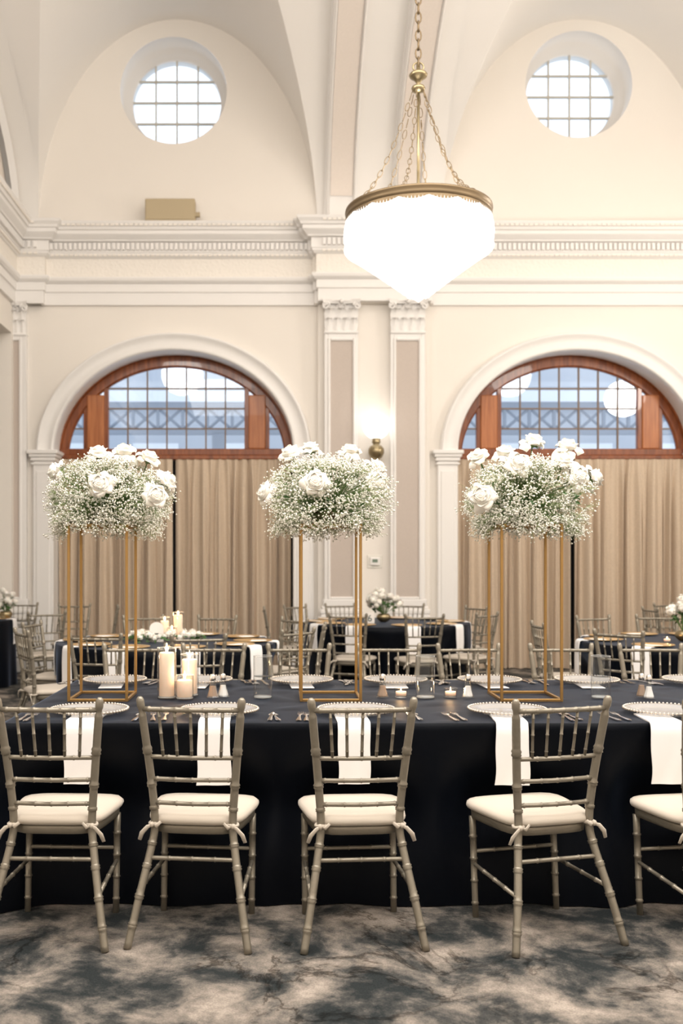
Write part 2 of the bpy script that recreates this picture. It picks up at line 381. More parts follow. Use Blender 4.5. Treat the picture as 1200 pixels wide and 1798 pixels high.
# entablature
PROF = [(0,4.79),(.045,4.79),(.045,4.95),(.065,4.955),(.065,5.06),(.085,5.065),(.115,5.09),(.125,5.12),(.125,5.135),(.07,5.14),
        (.07,5.385),(.09,5.39),(.12,5.42),(.125,5.445),(.135,5.45),(.135,5.575),(.18,5.58),(.19,5.60),(.235,5.64),(.25,5.655),(.25,5.70),(.275,5.705),(.285,5.735),(.315,5.77),(.325,5.80),(0,5.815)]
def entab(name, path, label, mat_=TRIM):
    # path: list of (x,y) with outward normals; mitred sweep
    r = sempty(name, label)
    n = len(path); m = MB()
    def nrm(a, b):
        d = Vector((b[0]-a[0], b[1]-a[1])).normalized(); return Vector((d.y, -d.x))   # right-hand side of travel
    offs = []
    for i in range(n):
        if i == 0: o = nrm(path[0], path[1])
        elif i == n-1: o = nrm(path[-2], path[-1])
        else:
            a = nrm(path[i-1], path[i]); b = nrm(path[i], path[i+1]); o = (a+b)/(1+a.dot(b))
        offs.append(o)
    def row(z0, z1, M, nm):
        P = [p for p in PROF if z0 <= p[1] <= z1]
        mb = MB()
        for i in range(n-1):
            mb.grid(lambda a, j: (path[i+a][0]+offs[i+a].x*P[j][0], path[i+a][1]+offs[i+a].y*P[j][0], P[j][1]), 1, len(P)-1)
        o = mb.obj(nm, M, r, False)
    row(0, 5.14, TRIM, 'architrave'); row(5.14, 5.385, FRIEZE, 'frieze'); row(5.385, 9, TRIM, 'cornice')
    dm = MB(); em = MB()
    for i in range(n-1):
        a = Vector(path[i]); b = Vector(path[i+1]); L_ = (b-a).length; d = (b-a)/L_; nn = nrm(path[i], path[i+1])
        k = max(1, int(L_/.062))
        if L_ < .25: continue
        for q in range(k):
            c = a+d*((q+.5)*L_/k)
            def bx_(mb, p0, p1, hw, z0, z1):
                v = []
                for z in (z0, z1):
                    for (s_, p) in ((-hw,p0),(hw,p0),(hw,p1),(-hw,p1)): w_ = c+d*s_+nn*p; v.append((w_.x, w_.y, z))
                mb.add(v, [(0,1,2,3),(7,6,5,4),(0,4,5,1),(1,5,6,2),(2,6,7,3),(3,7,4,0)])
            bx_(dm, .135, .178, .018, 5.475, 5.562)
            bx_(em, .285, .312, .021, 5.742, 5.775)
            bx_(em, .10, .128, .021, 5.405, 5.432)
    dm.obj('dentil_course', TRIM, r, False, stuff=True); em.obj('egg_course', FRIEZE, r, False, stuff=True)
RX0, RX1 = X(559, 12.8), X(757, 12.8)
entab('trim_5', [(XL, 2.0), (XL, YW-.10), (XL+.36, YW-.10), (XL+.36, YW), (RX0, YW), (RX0, YW-.10), (RX0+.04, YW-.10), (RX0+.04, YW-.22), (RX1-.04, YW-.22), (RX1-.04, YW-.10), (RX1, YW-.10), (RX1, YW), (XR-.3, YW), (XR, YW)], 'white classical entablature with dentils')

# pilasters
def leaf_pts(mb, base, up, w, h, out, nrm, tan):
    # small acanthus leaf curling outward
    def g(i, j):
        t = i/5; s_ = (j/4-.5)
        ww = w*(.65+.5*math.sin(PI*min(1, t*1.1)))*(1-.45*t*t)
        curl = out*(t**2.2) + .012*math.cos(s_*PI*4)*t
        dz = h*math.sin(t*1.75)/math.sin(1.5) if t < .9 else h*.93
        return tuple(Vector(base)+Vector(nrm)*(curl+.014*(1-4*s_*s_))+Vector(tan)*(s_*ww)+Vector((0,0,dz)))
    mb.grid(g, 5, 4)
def capital(xc, w, yf, z0, z1, parent):
    mb = MB(); h = z1-z0; nrm = (0,-1,0); tan = (1,0,0)
    mb.box(xc-w*.5, xc+w*.5, yf, yf+.1, z0, z1)                     # bell
    mb.bbox(xc-w*.53, xc+w*.53, yf-.025, yf+.1, z0-.03, z0, .008)   # astragal
    for row, (n, zz, hh, out) in enumerate(((4, 0, .42, .07), (3, .26, .46, .09), (4, .5, .34, .07))):
        for k in range(n):
            x = xc + w*((k+.5)/n-.5)*1.02
            leaf_pts(mb, (x, yf, z0+h*zz), 1, w/n*1.05, h*hh, out, nrm, tan)
    for s_ in (-1, 1):                                              # volutes
        pts = []
        for q in range(22):
            a = q/21*PI*3.2; r = .055*(1-q/26)
            pts.append((xc+s_*(w*.5-.01)-s_*r*math.cos(a)*.9, yf-.06, z0+h*.80+r*math.sin(a)))
        mb.tube(pts, .012, 6)
        pts = [(xc+s_*(.02+.035*(1-q/14)*math.cos(q/14*PI*2.4)), yf-.04, z0+h*.78+.035*(1-q/14)*math.sin(q/14*PI*2.4)) for q in range(15)]
        mb.tube(pts, .008, 5)
    mb.sphere((xc, yf-.085, z1-.03), .03, 8, 5)                    # fleuron
    # abacus, concave
    def ab(i, j):
        t = i/10*2-1; y = yf-.085+.05*(1-t*t)
        return [(xc+t*w*.56, yf+.1, z1-.05), (xc+t*w*.56, y, z1-.05), (xc+t*w*.585, y-.02, z1), (xc+t*w*.585, yf+.1, z1)][j]
    mb.grid(ab, 10, 3)
    o = mb.obj('capital', TRIM, parent); sharp(o, 40)
def pilaster(name, x0, x1, p0, p1, yf, depth):
    r = sempty(name, 'white pilaster with tall taupe panel')
    zt, zb, pt, pb = 4.40, .95, Z(598, yf), Z(1048, yf)
    m = MB().box(x0, x1, yf+.02, yf+depth, .0, zt)
    m.bbox(x0, p0-.03, yf, yf+.03, zb, zt, .006).bbox(p1+.03, x1, yf, yf+.03, zb, zt, .006).bbox(p0-.03, p1+.03, yf, yf+.03, pt+.03, zt, .006).bbox(p0-.03, p1+.03, yf, yf+.03, zb, pb-.03, .006)
    # panel moulding
    for a, b_, c_, d_ in ((p0-.035, p0, pb-.035, pt+.035), (p1, p1+.035, pb-.035, pt+.035), (p0, p1, pt, pt+.035), (p0, p1, pb-.035, pb)):
        m.bbox(a, b_, yf-.018, yf+.025, c_, d_, .01)
    m.obj('shaft', TRIM, r, False)
    MB().box(p0, p1, yf+.008, yf+.02, pb, pt).obj('panel', TAUPE, r, False)
    capital((x0+x1)/2, (x1-x0)*.97, yf-.0, 4.41, 4.81, r)
    b = MB()
    for z0, z1, e in ((0,.16,.07),(.16,.62,.045),(.62,.66,.075),(.66,.72,.09),(.72,.76,.05),(.76,.82,.06),(.82,.86,.035),(.86,.95,.02)):
        b.bbox(x0-e, x1+e, yf-e, yf+depth, z0, z1, .012)
    b.obj('base', TRIM, r, False)
yp = YW-.20
pilaster('trim_6', X(570, yp), X(629, yp), X(580.5, yp), X(620, yp), yp, .2)
pilaster('trim_7', X(686, yp), X(747, yp), X(696, yp), X(736, yp), yp, .2)
yq = YW-.09
pilaster('trim_8', X(4, yq), X(46, yq), X(14, yq), X(33.5, yq), yq, .09)
m = MB().box(RX0, RX1, YW-.09, YW, 0, 4.8).box(RX0+.04, RX1-.04, YW-.22, YW-.09, 4.79, 4.81)
struct(m.obj('trim_9', TRIM if 0 else WALL, smooth=False), 'raised cream wall strip behind the paired pilasters')

# archivolts and piers
for i, c in enumerate(WC):
    r = sempty('trim_%d' % (10+i), 'white moulded arch surround on square piers')
    pr = [(0, 0), (0, .07), (.03, .085), (.05, .065), (.17, .085), (.19, .11), (.215, .11), (.235, .03), (.235, 0)]
    MB().grid(lambda a, j: (c+(OP_A+pr[j][0])*math.cos(PI*a/64), YW-pr[j][1], OP_Z+(OP_B+pr[j][0])*math.sin(PI*a/64)), 64, len(pr)-1).obj('archivolt', TRIM, r)
    for s_ in (-1, 1):
        a, b_ = sorted((c+s_*OP_A, c+s_*(OP_A+.27)))
        p = MB().bbox(a, b_, YW-.075, YW+.02, 0, 2.75, .012)
        p.bbox(a+.045, b_-.045, YW-.085, YW, .25, 2.62, .008)
        p.bbox(a-.02, b_+.02, YW-.1, YW, 0, .2, .01)
        p.obj('pier', TRIM, r, False)
        im = MB()
        for z0, z1, e in ((2.70,2.73,.02),(2.75,2.80,.025),(2.80,2.84,.045),(2.84,2.89,.065)): im.bbox(a-e, b_+e, YW-.075-e, YW+.3, z0, z1, .008)
        im.obj('impost', TRIM, r, False)
# baseboards
bm_ = MB()
for a, b_ in ((XL, WC[0]-OP_A-.3), (WC[0]+OP_A+.3, WC[1]-OP_A-.3), (WC[1]+OP_A+.3, XR)): bm_.bbox(a, b_, YW-.03-.08, YW, 0, .18, .01)
struct(bm_.obj('baseboard_back', TRIM, smooth=False))

# arched windows
YG = YW+.36
def lunette(name, c, label):
    r = sempty(name, label)
    A0, B0, A1, B1, z0 = OP_A+.04, OP_B+.05, OP_A-.115, OP_B-.13, 2.82
    B0 += OP_Z-z0; B1 += OP_Z-z0-.02
    def ring(i, j):
        t = PI*i/56; k = [(A0,B0,0),(A0,B0,.09),(A0,B0,.09),(A0-.05,B0-.05,.09),(A0-.06,B0-.06,.06),(A1+.02,B1+.02,.06),(A1,B1,.04),(A1,B1,0)][j]
        return (c+k[0]*math.cos(t), YG-k[2], z0+k[1]*math.sin(t))
    o = MB().grid(ring, 56, 7).obj('arched_frame', WOOD, r); sharp(o, 30)
    # sill
    o = MB().bbox(c-A0, c+A0, YG-.14, YG+.05, 2.80, 2.86, .012).bbox(c-A0, c+A0, YG-.09, YG+.05, 2.86, 2.95, .01).obj('sill', WOOD, r, False)
    gx0, gx1 = c-.92, c+.92
    for s_ in (-1, 1):
        a, b_ = sorted((c+s_*.97, c+s_*1.20)); zt = arch_z(min(abs(a-c), abs(b_-c)), A1+.02, B1+.02, z0)-.02
        MB().bbox(a, b_, YG-.075, YG+.03, 2.95, arch_z(1.08, A1, B1, z0)+.03, .012).obj('post', WOODL, r, False)
        a, b_ = sorted((c+s_*.915, c+s_*.975)); MB().bbox(a, b_, YG-.05, YG+.03, 2.95, arch_z(.95, A1, B1, z0)+.02, .006).obj('stile', WOOD, r, False)
        a, b_ = sorted((c+s_*1.195, c+s_*1.25)); MB().bbox(a, b_, YG-.05, YG+.03, 2.95, arch_z(1.22, A1, B1, z0)+.02, .006).obj('stile', WOOD, r, False)
    dx = 1.84/7; rows = [2.955, 3.225, 3.495, 3.765, 4.06]
    for k in range(1, 7):
        x = gx0+dx*k; MB().box(x-.0085, x+.0085, YG-.03, YG+.01, 2.95, arch_z(x-c, A1, B1, z0)+.01).obj('mullion', LEAD, r, False)
    for k in (1, 2, 3):
        z = rows[k]; hw = min(.92, A1*math.sqrt(max(0, 1-((z-z0)/B1)**2)))
        MB().box(c-hw, c+hw, YG-.032, YG+.008, z-.0085, z+.0085).obj('glazing_bar', LEAD, r, False)
    z = rows[1]
    for s_ in (-1, 1):
        a, b_ = sorted((c+s_*1.25, c+s_*A1*math.sqrt(1-((z-z0)/B1)**2))); MB().box(a, b_, YG-.032, YG+.008, z-.0085, z+.0085).obj('glazing_bar', LEAD, r, False)
    def pane(x0, x1, za, zb):
        n = 6; P = [(x0+(x1-x0)*k/n) for k in range(n+1)]
        top = [max(za+.005, min(zb, arch_z(p-c, A1+.01, B1+.01, z0))) for p in P]
        if max(top) < za+.02: return
        m = MB()
        y0, y1 = YG-.012, YG-.006
        m.grid(lambda i, j: (P[i], [y0,y0,y1,y1][j], [za, top[i], top[i], za][j]), n, 3)
        m.obj('pane', PANE, r, False)
    for k in range(7):
        for q in range(4): pane(gx0+dx*k+.012, gx0+dx*(k+1)-.012, rows[q]+.012, rows[q+1]-.012)
    for s_ in (-1, 1):
        a, b_ = sorted((c+s_*1.252, c+s_*(A1-.005)))
        pane(a, b_, 2.96, rows[1]-.012); pane(a, b_, rows[1]+.012, rows[2]+.2)
lunette('window_1', WC[0], 'arched mahogany window with small panes, left bay')
lunette('window_2', WC[1], 'arched mahogany window with small panes, right bay')
def oculus(name, c, z, label):
    r = sempty(name, label); R = OCR-.10; y = YW+OPROJ
    o = MB().grid(lambda a, j: (c+(R+[.03,.03,-.0,-.0][j])*math.cos(2*PI*a/64), y+[0,-.05,-.05,0][j], z+(R+[.03,.03,0,0][j])*math.sin(2*PI*a/64)), 64, 3, cu=True).obj('round_frame', TRIM, r)
    st = .285
    for k in (-1, 0, 1):
        h = math.sqrt(R*R-(k*st)**2)
        MB().box(c+k*st-.011, c+k*st+.011, y-.04, y, z-h, z+h).obj('mullion', OCFRAME, r, False)
        zz = z+k*st+.03; h = math.sqrt(R*R-(k*st+.03)**2)
        MB().box(c-h, c+h, y-.042, y, zz-.011, zz+.011).obj('glazing_bar', OCFRAME, r, False)
    es = [-R, -st, 0, st, R]; zs = [-R, -st+.03, .03, st+.03, R]
    for a in range(4):
        for b_ in range(4):
            n = 6; P = [es[a]+.01+(es[a+1]-es[a]-.02)*k/n for k in range(n+1)]
            lo = [max(zs[b_]+.01, -math.sqrt(max(0, R*R-p*p))) for p in P]; hi = [min(zs[b_+1]-.01, math.sqrt(max(0, R*R-p*p))) for p in P]
            hi = [max(h_, l_) for l_, h_ in zip(lo, hi)]
            if max(h_-l_ for l_, h_ in zip(lo, hi)) < .03: continue
            MB().grid(lambda i, j: (c+P[i], y-.02+.006*(j > 1), z+[lo[i], hi[i], hi[i], lo[i]][j]), n, 3).obj('pane', PANE, r, False)
oculus('window_3', OC[0][0], OC[0][1], 'left round window with gridded panes')
oculus('window_4', OC[1][0], OC[1][1], 'right round window with gridded panes')

# drapes: pleated panels
def drape(x0, x1, y, z0, z1, label, seed):
    random.seed(seed)
    n = int((x1-x0)/.006); L_ = x1-x0
    gro = []; q = random.uniform(.05, .15)
    while q < L_-.03: gro.append((q, random.uniform(.010,.018), random.uniform(.05,.10), random.uniform(-.02,.02), random.random() < .45)); q += random.uniform(.11,.27)
    ph = random.random()*6; pitch = .108
    fr = [random.uniform(.7, 1.3) for _ in range(60)]
    def g(i, j):
        t = i/n; x = x0+L_*t; v = j/26; z = z1-(z1-z0)*v
        w_ = 2*PI*(t*L_)/pitch+ph
        k = int(w_/(2*PI)) % 60
        top = math.exp(-v*9)
        # pinch pleats at top, widening loose folds below
        a = .026*fr[k]*(1-.45*top)+.014*v
        f = a*math.sin(w_)+(1-top)*.030*math.sin(w_*.5+1.2*v)+(1-top)*.030*math.sin(w_*.19+seed)
        f += .008*top*abs(math.sin(w_*.5))
        for gq, gw, gd, gs, full in gro:
            dd = (t*L_-gq-gs*v)/gw
            if abs(dd) < 3: f -= gd*math.exp(-dd*dd)*min(1, (v*3 if not full else .35+v*2))
        xx = x+(1-top)*.030*math.sin(w_*.37+seed*1.7+v*.8)*min(1, 10*min(t, 1-t))
        return (xx, y-f-.02, z)
    o = MB().grid(g, n, 26).obj('curtain_panel', CURT); tag(o, label, 'curtain', 'beige pleated drapes')
    return o
drape(WC[0]-OP_A+.01, WC[0]-.04, YW+.22, .015, 2.80, 'beige pleated curtain panel, left half of the left arched window', 1)
drape(WC[0]+.0, WC[0]+OP_A-.03, YW+.25, .015, 2.80, 'beige pleated curtain panel, right half of the left arched window', 2)
drape(WC[1]-OP_A+.02, WC[1]-.04, YW+.24, .015, 2.80, 'beige pleated curtain panel, left half of the right arched window', 3)
drape(WC[1]+.03, WC[1]+OP_A-.01, YW+.22, .015, 2.80, 'beige pleated curtain panel, right half of the right arched window', 4)

# exterior seen through the panes
b = thing('station_building', 'pale building with a lattice canopy girder beyond the arched windows', 'building', (0, 24, 0))
MB().box(-14, 16, 0, .4, 0, 8.2).obj('facade', EXT2, b, False)
for k in range(13):
    f = MB().box(-12+k*2.1, -10.9+k*2.1, -.05, .02, 3.3, 4.3).obj('window', EXT3, b, False)
MB().box(-14, 16, -.2, 0, 5.15, 5.6).obj('cornice_band', EXT3, b, False)
g = thing('canopy_girder', 'slate coloured lattice girder of a platform canopy outside the windows', 'girder', (0, 20, 0))
MB().box(-12, 14, -.05, .05, 4.52, 4.66).obj('chord', EXT1, g, False); MB().box(-12, 14, -.05, .05, 4.0, 4.12).obj('chord', EXT1, g, False)
lat = MB()
for k in range(52):
    x = -12+k*.5
    lat.tube([(x, 0, 4.1), (x+.5, 0, 4.54)], .03, 4).tube([(x+.5, 0, 4.1), (x, 0, 4.54)], .03, 4).box(x-.03, x+.03, -.03, .03, 4.1, 4.54)
lat.obj('lattice', EXT1, g, False, stuff=True)
MB().box(-12, 14, -.1, .3, 4.95, 5.05).obj('canopy_edge', EXT2, g, False)
for k in range(6): MB().box(-10+k*4.3, -9.75+k*4.3, -.1, .15, 0, 4.0).obj('column', EXT1, g, False)
MB().box(-12, 14, .3, .5, 0, 3.75).obj('parapet', EXT1, g, False)

# ================================================================== CHANDELIER
CHD = 6.5; chx = X(735, CHD); s_ = F/CHD
ch = thing('chandelier', 'lit crystal basket chandelier hanging on a brass chain', 'chandelier', (chx, CHD, Z(372, CHD)))
R = 127/s_
zt = lambda py: Z(py, CHD)-Z(372, CHD)
def chain_mb(p0, p1, L=.055, r=.004, wdt=.013, sag=0):
    mb = MB(); p0 = Vector(p0); p1 = Vector(p1); n = max(2, int((p1-p0).length/(L*.78)))
    pts = [p0.lerp(p1, k/n)+Vector((0,0,-sag*4*(k/n)*(1-k/n))) for k in range(n+1)]
    for k in range(n):
        c = (pts[k]+pts[k+1])/2; d = (pts[k+1]-pts[k]).normalized()
        a = d.cross(Vector((0,1,.01))).normalized(); b2 = d.cross(a)
        u = a if k % 2 else b2
        mb.tube([c+d*(math.sin(t*PI/5)*L*.5)+u*(math.cos(t*PI/5)*wdt) for t in range(10)], r, 5, closed=True)
    return mb
zhub = zt(150)
chain_mb((0,0,8.52-Z(372,CHD)), (0,0,zt(118)), .075, .0055, .018).obj('chain', DBRASS, ch, stuff=True)
MB().lathe([(.001,zt(126)+.06),(.012,zt(126)+.06),(.014,zt(126)+.01),(.05,zt(128)),(.062,zt(132)),(.055,zt(136)),(.03,zt(140)),(.012,zt(147)),(.012,zt(150)),(.04,zt(152)),(.046,zt(155)),(.04,zt(160)),(.012,zt(163)),(.001,zt(164))], 20).obj('hub', BRASS, ch)
MB().tube([(.035*math.cos(t*PI/8)*1, 0, zt(121)+.012+.03*math.sin(t*PI/8)) for t in range(16)], .006, 6, closed=True).obj('hanging_ring', BRASS, ch)
MB().tube([(0,0,zt(163)), (0,0,zt(370))], .010, 10).obj('rod', BRASS, ch)
for k in range(6):
    a = 2*PI*k/6+.18
    p1 = (R*.96*math.cos(a), R*.96*math.sin(a), .01); p0 = (.04*math.cos(a), .04*math.sin(a), zt(160))
    chain_mb(p0, p1, .06, .0030, .013, sag=.15).obj('chain', DBRASS, ch, stuff=True)
def band(i, j):
    a = 2*PI*i/96; pr = [(R-.03,-.0),(R-.008,.012),(R+.004,.008),(R+.006,-.005),(R,-.012),(R+.003,-.03),(R-.002,-.052),(R-.025,-.052)]
    return (pr[j][0]*math.cos(a), pr[j][0]*math.sin(a), pr[j][1])
MB().grid(band, 96, 7, cu=True).obj('brass_band', DBRASS, ch)
sw = MB().grid(lambda i, j: ((R+.001)*math.cos(2*PI*i/160), (R+.001)*math.sin(2*PI*i/160), -.05-(j*(.010+.022*abs(math.sin(i*PI/10))))), 160, 1, cu=True).obj('scalloped_edge', DBRASS, ch)
tip = zt(531)
tiers = 17
for k in range(tiers):
    t = k/(tiers-1)
    if k < 5: r = R*(.985+.02*math.sin(k*.8)); z1 = -.05-.19*(k/5)*.9
    else:
        q = (k-5)/(tiers-5); r = R*(1.0-.93*q**.94); z1 = -.215+(tip+.05+.215)*q
    n = max(8, int(2*PI*r/.022)); hgt = .055 if k < 5 else .045; ww = PI*r/n*.9
    m = MB()
    for a_ in range(n):
        a = 2*PI*(a_+.5*(k % 2))/n; ca, sa = math.cos(a), math.sin(a)
        def pt(rr, tt, z): return (rr*ca-tt*sa, rr*sa+tt*ca, z)
        v = [pt(r-.012,-ww,z1),pt(r-.012,ww,z1),pt(r+.006,0,z1),pt(r-.014,-ww,z1-hgt*.72),pt(r-.014,ww,z1-hgt*.72),pt(r+.014,0,z1-hgt*.72),pt(r+.002,0,z1-hgt)]
        m.add(v, [(0,1,2),(0,2,5,3),(2,1,4,5),(1,0,3,4),(3,5,6),(5,4,6),(4,3,6)])
    m.obj('crystal_tier', CRYST, ch, False)
MB().lathe([(R*.93,-.05),(R*.93,-.20),(R*.5,-.20+(tip+.2)*.5),(R*.06,tip+.05),(.03,tip+.02),(.001,tip)], 32, cap=False).obj('inner_diffuser', CRYST, ch)
point('chandelier_glow', (chx, CHD, Z(372, CHD)+.25), .25, 12, WARM)

# ================================================================== wall things
t = thing('wall_sconce', 'lit white globe sconce on a brass bracket between the paired pilasters', 'wall lamp', (X(661, 12.75), 12.75, Z(748, 12.75)))
MB().sphere((0,0,0), .172, 32, 20).obj('globe', GLOBE, t)
k_ = 12.75/F
MB().lathe([(.001,-60*k_),(.03,-59*k_),(.075,-55*k_),(.102,-47*k_),(.10,-40*k_),(.07,-35*k_),(.04,-33*k_),(.045,-31*k_),(.06,-28*k_),(.05,-26*k_),(.055,-24*k_),(.055,-22*k_),(.001,-22*k_)], 20).obj('brass_body', BRASS, t)
MB().lathe([(.085,0),(.085,.02),(.06,.035),(.03,.05),(.001,.05)], 20).obj('back_plate', BRASS, t).matrix_local = Matrix.Translation((0, .13, -.33)) @ Matrix.Rotation(PI/2, 4, 'X')
MB().tube([(0,.12,-.33), (0,.03,-.33)], .03, 10).obj('arm', BRASS, t)
point('sconce_glow', (X(661, 12.75), 12.5, Z(735, 12.75)), .18, 1, (1,.96,.9))
t = thing('thermostat', 'small cream thermostat on the wall between the paired pilasters', 'thermostat', (X(658.5, 12.9), YW-.09, Z(986, 12.9)))
MB().bbox(-.10, .10, -.012, 0, -.085, .085, .005).obj('back_plate', THERM, t, False); MB().bbox(-.065, .065, -.04, -.012, -.05, .055, .01).obj('body', TRIM, t, False); MB().box(-.035, .035, -.043, -.039, -.012, .03).obj('screen', LCD, t, False)
t = thing('cornice_box', 'tan box standing on the cornice below the left round window', 'box', (X(302, 12.76), 12.80, 5.81))
MB().bbox(-.34, .30, -.09, .09, 0, .285, .008).obj('body', TANBOX, t, False)
MB().bbox(-.325, .285, -.095, -.088, .02, .265, .003).obj('front_grille', TANBOX, t, False)
MB().box(.30, .36, -.03, .03, .08, .13).obj('bracket', TANBOX, t, False)

# ================================================================== CHAIR
def path_pts(ctrl, n):
    # smooth resample through control points
    P = [Vector(c) for c in ctrl]; out = []
    if len(P) == 2: return [P[0].lerp(P[1], k/n) for k in range(n+1)]
    P = [2*P[0]-P[1]]+P+[2*P[-1]-P[-2]]; segs = len(P)-3
    for k in range(n+1):
        u = k/n*segs; i = min(int(u), segs-1); t = u-i; a, b, c, d = P[i:i+4]
        out.append(.5*((2*b)+(-a+c)*t+(2*a-5*b+4*c-d)*t*t+(-a+3*b-3*c+d)*t**3))
    return out
def bamboo(ctrl, r, nodes, n=8, knob=False, taper=(1,1), seg=44):
    fr = [k/seg for k in range(seg+1)]
    for q in nodes: fr += [q-.011, q-.005, q, q+.005, q+.011]
    if knob: fr += [.955,.962,.97,.98,.99,.996]
    fr = sorted(f for f in set(fr) if 0 <= f <= 1)
    dense = path_pts(ctrl, 200)
    pts = []; rad = []
    for f in fr:
        u = f*200; i = min(int(u), 199); pts.append(dense[i].lerp(dense[i+1], u-i))
        rr = r*(taper[0]+(taper[1]-taper[0])*f)
        for q in nodes:
            d = abs(f-q)
            if d < .0055: rr *= 1.26 if d > .001 else 1.08
            elif d < .011: rr *= 1.02
        if knob:
            if .958 < f < .972: rr *= .74
            elif f >= .972: rr *= .98 if f < .992 else .80 if f < .999 else .45
        rad.append(rr)
    return MB().tube(pts, rad, n)
SY = -.19
def chair_meshes():
    M = {}
    for s_, nm in ((-1, 'l'), (1, 'r')):
        M['post_'+nm] = bamboo([(s_*.226,-.31,0),(s_*.192,-.262,.18),(s_*.158,-.20,.36),(s_*.150,-.188,.45),(s_*.163,-.20,.62),(s_*.194,-.25,.925)], .0158, [.09,.2,.31,.405,.56,.665,.77,.87], 10, True, (.95,1.0)).mesh('rear_post', CHAIRM)
        M['fleg_'+nm] = bamboo([(s_*.182,.105,0),(s_*.182,.135,.40)], .0145, [.14,.36,.58,.8], 8, False, (.9,1), 6).mesh('front_leg', CHAIRM)
        M['side_'+nm] = bamboo([(s_*.182,.118,.21),(s_*.196,-.262,.20)], .0085, [.25,.5,.75], 6, seg=4).mesh('side_stretcher', CHAIRM)
    def wz(z): # post x,y at height z
        tb = [(.18,.192,-.262),(.36,.158,-.20),(.45,.150,-.188),(.62,.163,-.20),(.925,.194,-.25)]
        for a, b in zip(tb[:-1], tb[1:]):
            if z <= b[0]: t = (z-a[0])/(b[0]-a[0]); return a[1]+(b[1]-a[1])*t, a[2]+(b[2]-a[2])*t
        return tb[-1][1], tb[-1][2]
    rails = []
    for z, r in ((.878,.0098),(.694,.0085),(.608,.0085),(.516,.0085),(.312,.0085)):
        x, y = wz(z); bow = -.014 if z > .5 else 0
        nodes = [.24,.50,.76] if z < .8 else [.08,.22,.36,.5,.64,.78,.92]
        if .5 < z < .65: nodes = [.08,.3,.5,.7,.92]
        rails.append(bamboo([(-x,y,z),(0,y+bow,z),(x,y,z)], r, nodes, 8, seg=10).mesh('rail', CHAIRM))
    M['rails'] = rails
    M['front_stretcher'] = bamboo([(-.182,.122,.26),(.182,.122,.26)], .0085, [.25,.5,.75], 6, seg=4).mesh('front_stretcher', CHAIRM)
    sp = []
    xt, yt = wz(.878); xb, yb_ = wz(.694)
    for k in range(5):
        f = (k-2)/3.1
        sp.append(bamboo([(f*xb,yb_-.013*(1-f*f),.694),(f*xt,yt-.013*(1-f*f),.878)], .0062, [.12,.5,.62,.88] if 0 else [.15,.5,.85], 6, False, (1,.95), 6).mesh('spindle', CHAIRM))
    M['spindles'] = sp
    # seat: rounded trapezoid plate
    def outline(grow, n=40):
        P = []
        for k in range(n):
            a = 2*PI*k/n; c, s = math.cos(a), math.sin(a); e = 5.0
            r = (abs(c)**e+abs(s)**e)**(-1/e); u, v = r*c, r*s
            P.append((u*(.188+.022*v+grow), .0+v*(.185+grow)-.005))
        return P
    def slab(levels):
        m = MB(); n = 40
        for g_, z in levels: pass
        rings = [outline(g_) for g_, z in levels]
        vs = [(x, y, levels[i][1]) for i, r_ in enumerate(rings) for x, y in r_]
        fs = [(i*n+k, i*n+(k+1)%n, (i+1)*n+(k+1)%n, (i+1)*n+k) for i in range(len(levels)-1) for k in range(n)]
        fs.append(tuple(range(n-1,-1,-1))); fs.append(tuple((len(levels)-1)*n+k for k in range(n)))
        return m.add(vs, fs)
    M['seat'] = slab([(-.012,.395),(-.004,.398),(-.002,.425),(-.006,.430)]).mesh('seat', CHAIRM)
    M['cushion'] = slab([(-.004,.431),(.009,.436),(.014,.446),(.012,.456),(.002,.466),(-.03,.474),(-.08,.478),(-.13,.480)]).mesh('cushion', CUSH)
    for s_, nm in ((-1, 'l'), (1, 'r')):
        m = MB(); cx, cy, z = s_*.150, -.188, .437
        m.tube([(cx+.020*math.cos(t*PI/5), cy+.020*math.sin(t*PI/5), z+.002*math.sin(t*2)) for t in range(10)], .006, 6, closed=True)
        m.sphere((cx+s_*.006, cy-.026, z), .011, 8, 5)
        m.tube([(cx, cy-.026, z), (cx+s_*.02, cy-.036, z-.006), (cx+s_*.042, cy-.035, z-.03), (cx+s_*.052, cy-.03, z-.058)], [.004,.008,.009,.007], 6, flat=.35)
        m.tube([(cx, cy-.026, z), (cx-s_*.012, cy-.036, z-.004), (cx-s_*.03, cy-.03, z+.012)], [.004,.008,.006], 6, flat=.35)
        m.tube([(cx, cy-.02, z), (cx-s_*.03, cy+.02, z+.006)], [.006,.008], 6, flat=.5)
        M['tie_'+nm] = m.mesh('tie', CUSH)
    return M
CM = chair_meshes()
ORIG = []
def chair(bx, by, rz, label, group, back_ref=True):
    """bx,by = position of the back; rz = facing angle (0 faces away from camera)"""
    ox = bx-.25*math.sin(rz) if back_ref else bx; oy = by+.25*math.cos(rz) if back_ref else by
    ORIG.append((ox, oy))
    t = thing('ballroom_chair', label, 'chair', (ox, oy, 0), rz, group)
    for nm in 'lr':
        link('rear_post', CM['post_'+nm], t); link('front_leg', CM['fleg_'+nm], t); link('side_stretcher', CM['side_'+nm], t)
    link('top_rail', CM['rails'][0], t)
    for r_ in CM['rails'][1:4]: link('back_rail', r_, t)
    link('rear_stretcher', CM['rails'][4], t); link('front_stretcher', CM['front_stretcher'], t)
    for s in CM['spindles']: link('spindle', s, t)
    link('seat', CM['seat'], t)
    c = link('cushion', CM['cushion'], t)
    link('tie', CM['tie_l'], c); link('tie', CM['tie_r'], c)
    return t
rad = math.radians
NEAR = 'chairs along the near side of the long table'
